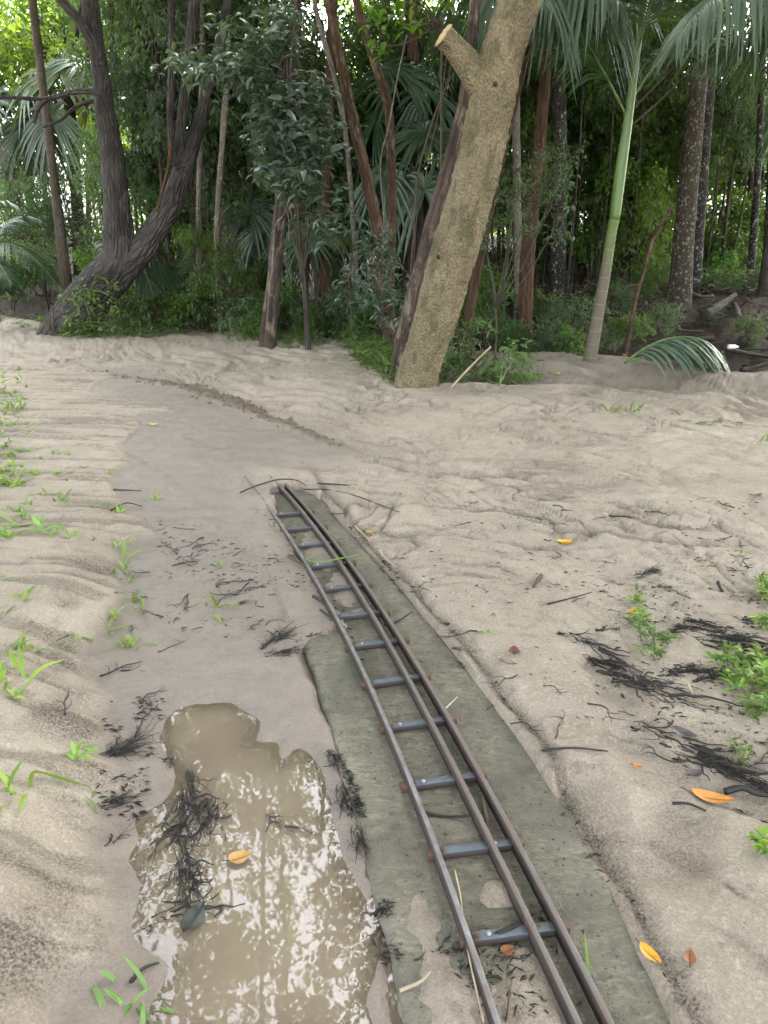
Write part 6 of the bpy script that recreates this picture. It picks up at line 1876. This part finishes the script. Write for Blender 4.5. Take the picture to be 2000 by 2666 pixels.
# named sticks
for args in [
    ('stick', 'black forked stick lying across the two right rails', [(1000, 1655, .05), (1030, 1652, .055), (1050, 1642, .06), (1074, 1628, .065)], .006, 'twig'),
    ('stick', 'thin black stick bridging the left and middle rails', [(1080, 2140, .045), (1150, 2148, .03), (1240, 2156, .04)], .005, 'twig'),
    ('stick', 'sodden strip of bark draped over the middle rail', [(1254, 2112, .05), (1262, 2160, .052), (1280, 2220, .03), (1305, 2262, .01)], .007, 'twig_brown'),
    ('stick', 'short brown stick poking out left of the rails by the green blade', [(752, 1458, .02), (772, 1470, .02), (800, 1484, .02)], .009, 'twig_brown'),
    ('stick', 'dark round stick lying left of the left rail', [(816, 1560, .015), (836, 1572, .015), (858, 1586, .015)], .009, 'twig'),
    ('stick', 'pair of thin dark sticks angled into the left rail', [(834, 1594, .012), (856, 1612, .015), (880, 1636, .02)], .006, 'twig'),
    ('stick', 'long thin root lying across the far end of the rails', [(625, 1287, .01), (660, 1280, .03), (720, 1274, .06), (770, 1272, .055), (800, 1274, .02)], .005, 'twig'),
    ('stick', 'dark root line half buried in the sand right of the far rail ends', [(750, 1258, .002), (830, 1260, .003), (900, 1264, .003), (960, 1274, .003), (1046, 1286, .002)], .006, 'twig'),
    ('stick', 'fine curved root below the half-buried one', [(790, 1276, .004), (850, 1276, .003), (920, 1290, .003), (980, 1312, .003), (1040, 1334, .002)], .004, 'twig'),
    ('stick', 'wispy root on the slab edge near the rail ends', [(820, 1332, .02), (850, 1340, .015), (880, 1342, .01), (898, 1340, .01)], .004, 'twig'),
    ('stick', 'thick black root at the right edge beside the orange leaf', [(1885, 2068, .01), (1930, 2066, .02), (1970, 2078, .015), (2030, 2080, .01)], .010, 'twig'),
    ('stick', 'forked twig below the orange leaf', [(1750, 2096, .006), (1790, 2098, .008), (1838, 2114, .004)], .005, 'twig'),
    ('stick', 'short black peg lying on the sand right of the rootlet brush', [(1870, 1519, .006), (1874, 1530, .006), (1879, 1540, .006)], .009, 'twig'),
    ('stick', 'grey driftwood chip on the sand below the yellow leaf', [(1410, 1502, .008), (1398, 1518, .012), (1388, 1532, .006)], .010, 'twig_brown'),
    ('stick', 'thin straight twig line on the sand below the driftwood chip', [(1425, 1574, .002), (1490, 1558, .003), (1552, 1540, .002)], .004, 'twig'),
    ('stick', 'long straight twig lying near the slab at right', [(1410, 1956, .003), (1490, 1950, .004), (1582, 1957, .002)], .004, 'twig'),
    ('stick', 'dark straight twig on the upper right sand', [(1585, 1344, .003), (1620, 1346, .004), (1652, 1349, .002)], .005, 'twig'),
    ('stick', 'pale curved root on the ripples right of centre', [(1196, 1293, .003), (1212, 1282, .004), (1244, 1279, .003)], .005, 'twig_pale'),
    ('stick', 'pale straw on the sand above the slab end', [(1117, 1260, .003), (1140, 1252, .004), (1160, 1247, .003)], .004, 'twig_pale'),
    ('stick', 'pale yellow straw in the long debris line', [(1790, 1785, .01), (1800, 1810, .012), (1815, 1835, .006)], .005, 'twig_pale'),
    ('stick', 'tan root trailing along the left rail to the bottom edge', [(1182, 2308, .05), (1196, 2370, .045), (1205, 2440, .04), (1225, 2540, .03), (1258, 2690, .03)], .0035, 'twig_pale'),
    ('stick', 'pale broken stick on the slab at the bottom', [(1042, 2590, .012), (1075, 2578, .014), (1100, 2565, .014), (1120, 2543, .016)], .0045, 'twig_pale'),
    ('stick', 'pale dry stem lying across the two right rails', [(1145, 1908, .02), (1155, 1885, .05), (1166, 1874, .055), (1190, 1850, .055)], .0035, 'twig_pale'),
    ('stick', 'pale forked stem between the rails', [(1046, 1948, .006), (1062, 1928, .012), (1080, 1904, .008)], .004, 'twig_pale'),
    ('stick', 'thin rusty twig upright on the slab at the bottom', [(1318, 2660, .002), (1324, 2620, .02), (1330, 2585, .035)], .002, 'twig_brown'),
    ('stick', 'dry brown straw along the right edge of the slab', [(925, 1374, .01), (945, 1395, .012), (965, 1415, .01)], .005, 'twig_pale'),
    ('stick', 'second dry straw on the slab edge further down', [(990, 1436, .008), (1000, 1455, .012), (1036, 1484, .008)], .005, 'twig_pale'),
    ('stick', 'black curved twig at the channel edge by the left tufts', [(290, 1333, .01), (330, 1318, .02), (370, 1322, .01)], .006, 'twig'),
    ('stick', 'straight dark twig on the channel edge above the curved one', [(296, 1279, .01), (330, 1280, .01), (368, 1281, .008)], .005, 'twig'),
    ('stick', 'dark twig leaving the left shore at the bottom of the puddle', [(340, 2560, .004), (372, 2530, .008), (415, 2515, .01)], .005, 'twig'),
    ('stick', 'wet black stick under the lowest sleeper', [(1255, 2466, .02), (1310, 2452, .03), (1375, 2425, .035)], .009, 'twig')]:
    stick(*args)
# long green blades
def blade(label, pts, wdt, mat='leaf_weed', z=.055):
    W = np.array([on_ground(a, b_) + (0, 0, h) for a, b_, h in pts])
    base = W[0].copy()
    C = catmull(W - base, 14)
    T = np.gradient(C, axis=0)
    s = np.cross(T, (0, 0, 1.0))
    s /= np.linalg.norm(s, axis=1)[:, None]
    wd = wdt * np.sin(np.linspace(.35, 3.05, 14))[:, None]
    V = np.stack([C + s * wd * .5 + (0, 0, wdt * .18), C, C - s * wd * .5 + (0, 0, wdt * .18)], 1).reshape(-1, 3)
    i = np.arange(13)[:, None] * 3
    F = np.concatenate([np.hstack([i, i + 1, i + 4, i + 3]), np.hstack([i + 1, i + 2, i + 5, i + 4])])
    tag(obj('fallen_grass', mesh_np('fallen_grass', V, F, M[mat], attrs={'rnd': np.full(42, .6)}), None, base), label, 'grass blade')
blade('single green grass blade lying across the rails', [(787, 1480, .05), (830, 1490, .052), (880, 1484, .055), (945, 1470, .056)], .016)
blade('long pale green blade lying on the bank at the left', [(80, 2060, .01), (95, 2045, .04), (150, 2048, .03), (235, 2055, .006)], .022)
blade('bright blade sticking out of the tuft on the channel edge', [(325, 1425, .02), (350, 1415, .04), (373, 1402, .05)], .014)
blade('straw-green stem lying right of the black debris line', [(1520, 1655, .01), (1560, 1662, .012), (1595, 1664, .006)], .006)
blade('thin green blade caught between the right rails near the bottom', [(1540, 2590, .01), (1528, 2540, .03), (1516, 2480, .06)], .007)

# ------------------------------------------------------------------ fallen leaves
def leaf_thing(px, py, L, wd, col, rz, label, shape='oval', curl=.2, z=.004, on=None):
    p = G(px, py, on) if on is not None else on_ground(px, py)
    n = 12
    t = np.linspace(0, 1, n)
    w_ = np.sin(np.pi * (t ** .85)) ** (.75 if shape == 'oval' else 1.1) * wd * .5 + .0004
    x = (t - .5) * L
    zz = curl * L * (np.abs(2 * t - 1) ** 2) * .5 + .003
    V = []
    for s_ in (-1, -.5, 0, .5, 1):
        V.append(np.stack([x, w_ * s_, zz + curl * wd * abs(s_) ** 1.5 * .5 + (.0015 if s_ == 0 else 0) * -1], 1))
    V = np.stack(V, 1).reshape(-1, 3)
    i, j = np.meshgrid(np.arange(n - 1), np.arange(4), indexing='ij')
    a = (i * 5 + j).ravel()[:, None]
    Q = np.hstack([a, a + 5, a + 6, a + 1])
    key = 'fallen_%d_%d_%d' % tuple(int(c * 100) for c in col)
    if key not in M:
        k = NT('fallen_leaf_' + key[7:])
        o = k.coord('Object')
        nz = k.noise(o, 60, 4)
        M[key] = k.done(k.bsdf(k.mix(k.map(.35, .7, nz), tuple(c * .65 for c in col), col), .45, k.bump(nz, .001), .4))
    f = obj('fallen_leaf', mesh_np('fallen_leaf', V, [Q], M[key]), None, (p[0], p[1], p[2] + z), (0, 0, math.radians(rz)))
    V, F, uv = tube(np.stack([np.linspace(-.5 * L - L * .22, .48 * L, 8), np.zeros(8), np.full(8, .002) + curl * L * .5 * np.linspace(-1.2, 1, 8) ** 2], 1), np.linspace(.0012, .0005, 8), 5)
    obj('stalk', mesh_np('stalk', V, F, M['twig_brown'], uv=uv), f)
    tag(f, label, 'leaf')
YE, OR, LM, RD, BR, GY = (.62, .36, .02), (.55, .22, .035), (.55, .50, .05), (.13, .035, .03), (.24, .09, .035), (.07, .06, .06)
for a in [(1470, 1416, .075, .060, YE, 5, 'round yellow-orange leaf on the sand in the middle right'), (1852, 2084, .115, .048, OR, -20, 'large orange leaf beside the thick black root at right'), (1692, 2492, .060, .028, (.62, .30, .02), -60, 'orange-yellow leaf standing at the edge of the slab'),
          (400, 1108, .075, .045, LM, 10, 'yellow leaf on the wet grey channel far left'), (1453, 976, .085, .06, (.6, .5, .03), 60, 'yellow leaf on the shaded sand behind the ridge'), (963, 1389, .045, .03, YE, 0, 'tiny yellow leaf beside the slab near the rail ends'), (1650, 1598, .06, .045, (.5, .27, .03), 30, 'crumpled yellow leaf in the weed line'),
          (1338, 1700, .055, .04, RD, 80, 'dark red curled leaf standing on the sand'), (1320, 2482, .035, .028, BR, 20, 'brown-orange leaf scrap between rails near the lowest sleeper'), (1408, 2436, .06, .03, BR, 40, 'rusty leaf under the middle rail at the lowest sleeper'), (1795, 2500, .04, .025, BR, 70, 'little curled brown leaf right of the slab at the bottom'),
          (1655, 1768, .075, .03, GY, -60, 'left of two curled grey leaves in the debris line'), (1668, 1782, .075, .03, GY, -75, 'right of two curled grey leaves in the debris line'), (1790, 1745, .08, .035, (.13, .075, .055), 40, 'brown curled leaf at the end of the black root mat'), (1780, 1915, .075, .045, GY, -40, 'broad dark leaf on the lower black roots'),
          (1968, 1292, .07, .04, (.2, .09, .08), 0, 'dull red leaf near the right edge of the upper sand'), (1855, 1990, .055, .04, (.1, .16, .05), 20, 'green leaf lying among the lower black roots'), (1660, 2000, .03, .018, OR, -30, 'tiny orange scrap on the sand right of the slab'), (660, 1016, .06, .04, YE, 0, 'small yellow leaf on the far ripples'),
          (1480, 2520, .06, .03, RD, 60, 'dark red leaf between the two right rails at the bottom'), (1215, 2470, .04, .03, BR, 0, 'brown leaf scrap left of the lowest sleeper'), (834, 1417, .035, .025, OR, 10, 'orange scrap by the middle rail far up the track'), (1810, 2020, .05, .03, GY, 20, 'dark grey leaf below the lower black roots')]:
    leaf_thing(*a)
leaf_thing(625, 2240, .06, .045, (.45, .25, .08), 20, 'pale orange leaf floating in the puddle', on=WZ)
leaf_thing(505, 2400, .085, .05, (.03, .035, .03), 70, 'black leaf floating at the tail of the roots in the puddle', on=WZ)

# ------------------------------------------------------------------ flecks of plant debris and sand clods
def flecks():
    rng = np.random.default_rng(71)
    areas = [([(380, 1360), (760, 1370), (800, 1560), (560, 1680), (400, 1600)], 300), ([(960, 1380), (1990, 1330), (2000, 1900), (1500, 1900), (1180, 1640)], 520), ([(905, 1372), (935, 1366), (1300, 1810), (1560, 2160), (1840, 2660), (1790, 2660), (1500, 2170), (1270, 1830)], 900),
             ([(880, 1960), (905, 1990), (1000, 2300), (1030, 2480), (990, 2480), (930, 2200)], 500), ([(560, 1280), (760, 1360), (960, 1700), (940, 1720), (760, 1440), (640, 1330)], 240), ([(250, 1800), (420, 1800), (330, 2300), (240, 2300)], 260), ([(1050, 2250), (1400, 2350), (1560, 2640), (1250, 2640)], 160),
             ([(1650, 1550), (2000, 1550), (2000, 2150), (1700, 1950)], 450)]
    Ps = []
    for poly, n in areas:
        Q = np.array([G(a, b_, .02)[:2] for a, b_ in poly])
        lo, hi = Q.min(0), Q.max(0)
        X, Y = rng.uniform(lo[0], hi[0], n * 6), rng.uniform(lo[1], hi[1], n * 6)
        k = (poly_sd(X, Y, Q) > 0) & (fbm(X * 5, Y * 5, 3, 6) > -.05)
        X, Y = X[k][:n], Y[k][:n]
        z = ground_field(X, Y)[0]
        slab_on = (X > slab_left(Y)) & (X < np.polyval(pSR, np.clip(Y, .8, 5.2)))
        Ps.append(np.stack([X, Y, np.where(slab_on, np.maximum(z, 0), z) + .002], 1))
    P = np.vstack(Ps)
    m = len(P)
    az = np.where(rng.random(m) < .6, rng.normal(.25, .5, m), rng.uniform(0, 6.28, m))
    D = np.stack([np.cos(az), np.sin(az), rng.normal(size=m) * .15], 1)
    L = .022 * rng.uniform(.3, 1.6, m)
    V, F, r = leaves(P, D, np.tile((0, 0, 1.), (m, 1)) + rng.normal(size=(m, 3)) * .5, L, L * rng.uniform(.12, .35, m), False, rng=rng)
    tag(obj('plant_flecks', mesh_np('plant_flecks', V, F, M['twig'], smooth=False)), 'black flecks of rotten plant debris strewn over sand and slab edges', 'debris', kind='stuff')
flecks()
def clods():
    rng = np.random.default_rng(17)
    ico = np.array([(0, 0, 1), (.89, 0, .45), (.28, .85, .45), (-.72, .53, .45), (-.72, -.53, .45), (.28, -.85, .45), (.72, .53, -.45), (-.28, .85, -.45), (-.89, 0, -.45), (-.28, -.85, -.45), (.72, -.53, -.45), (0, 0, -1)])
    tri = np.array([(0, 1, 2), (0, 2, 3), (0, 3, 4), (0, 4, 5), (0, 5, 1), (1, 6, 2), (2, 7, 3), (3, 8, 4), (4, 9, 5), (5, 10, 1), (6, 7, 2), (7, 8, 3), (8, 9, 4), (9, 10, 5), (10, 6, 1), (6, 11, 7), (7, 11, 8), (8, 11, 9), (9, 11, 10), (10, 11, 6)])
    Ps, Rs = [], []
    C = catmull(np.hstack([FURROW, np.zeros((len(FURROW), 1))]), 200)
    for i in range(300):
        u = np.clip(rng.normal(.60, .15), .25, .95)
        c = C[int(u * 199)]
        sp = .035 + .07 * math.exp(-((u - .55) / .2) ** 2)
        Ps.append((c[0] + rng.normal() * sp, c[1] + rng.normal() * sp * .8))
        Rs.append(rng.uniform(.006, .016) * (1 if rng.random() < .85 else 1.5))
    Ps, Rs = np.array(Ps), np.array(Rs)
    z = ground_field(Ps[:, 0], Ps[:, 1])[0]
    V = ico[None] * (1 + .35 * rng.normal(size=(len(Ps), 12, 1)) * .6) * Rs[:, None, None] * np.array((1, 1, .75)) + np.stack([Ps[:, 0], Ps[:, 1], z + Rs * .25], 1)[:, None]
    F = (tri[None] + (np.arange(len(Ps)) * 12)[:, None, None]).reshape(-1, 3)
    one = np.ones(len(Ps) * 12)
    tag(obj('sand_clods', mesh_np('sand_clods', V.reshape(-1, 3), F, M['ground'], attrs={'furrow': one * .8, 'wet': one * .3, 'silt': one * 0, 'forest': one * 0, 'lawn': one * 0})), 'crumbly clods of damp sand along the furrow', 'sand clods', kind='stuff')
clods()
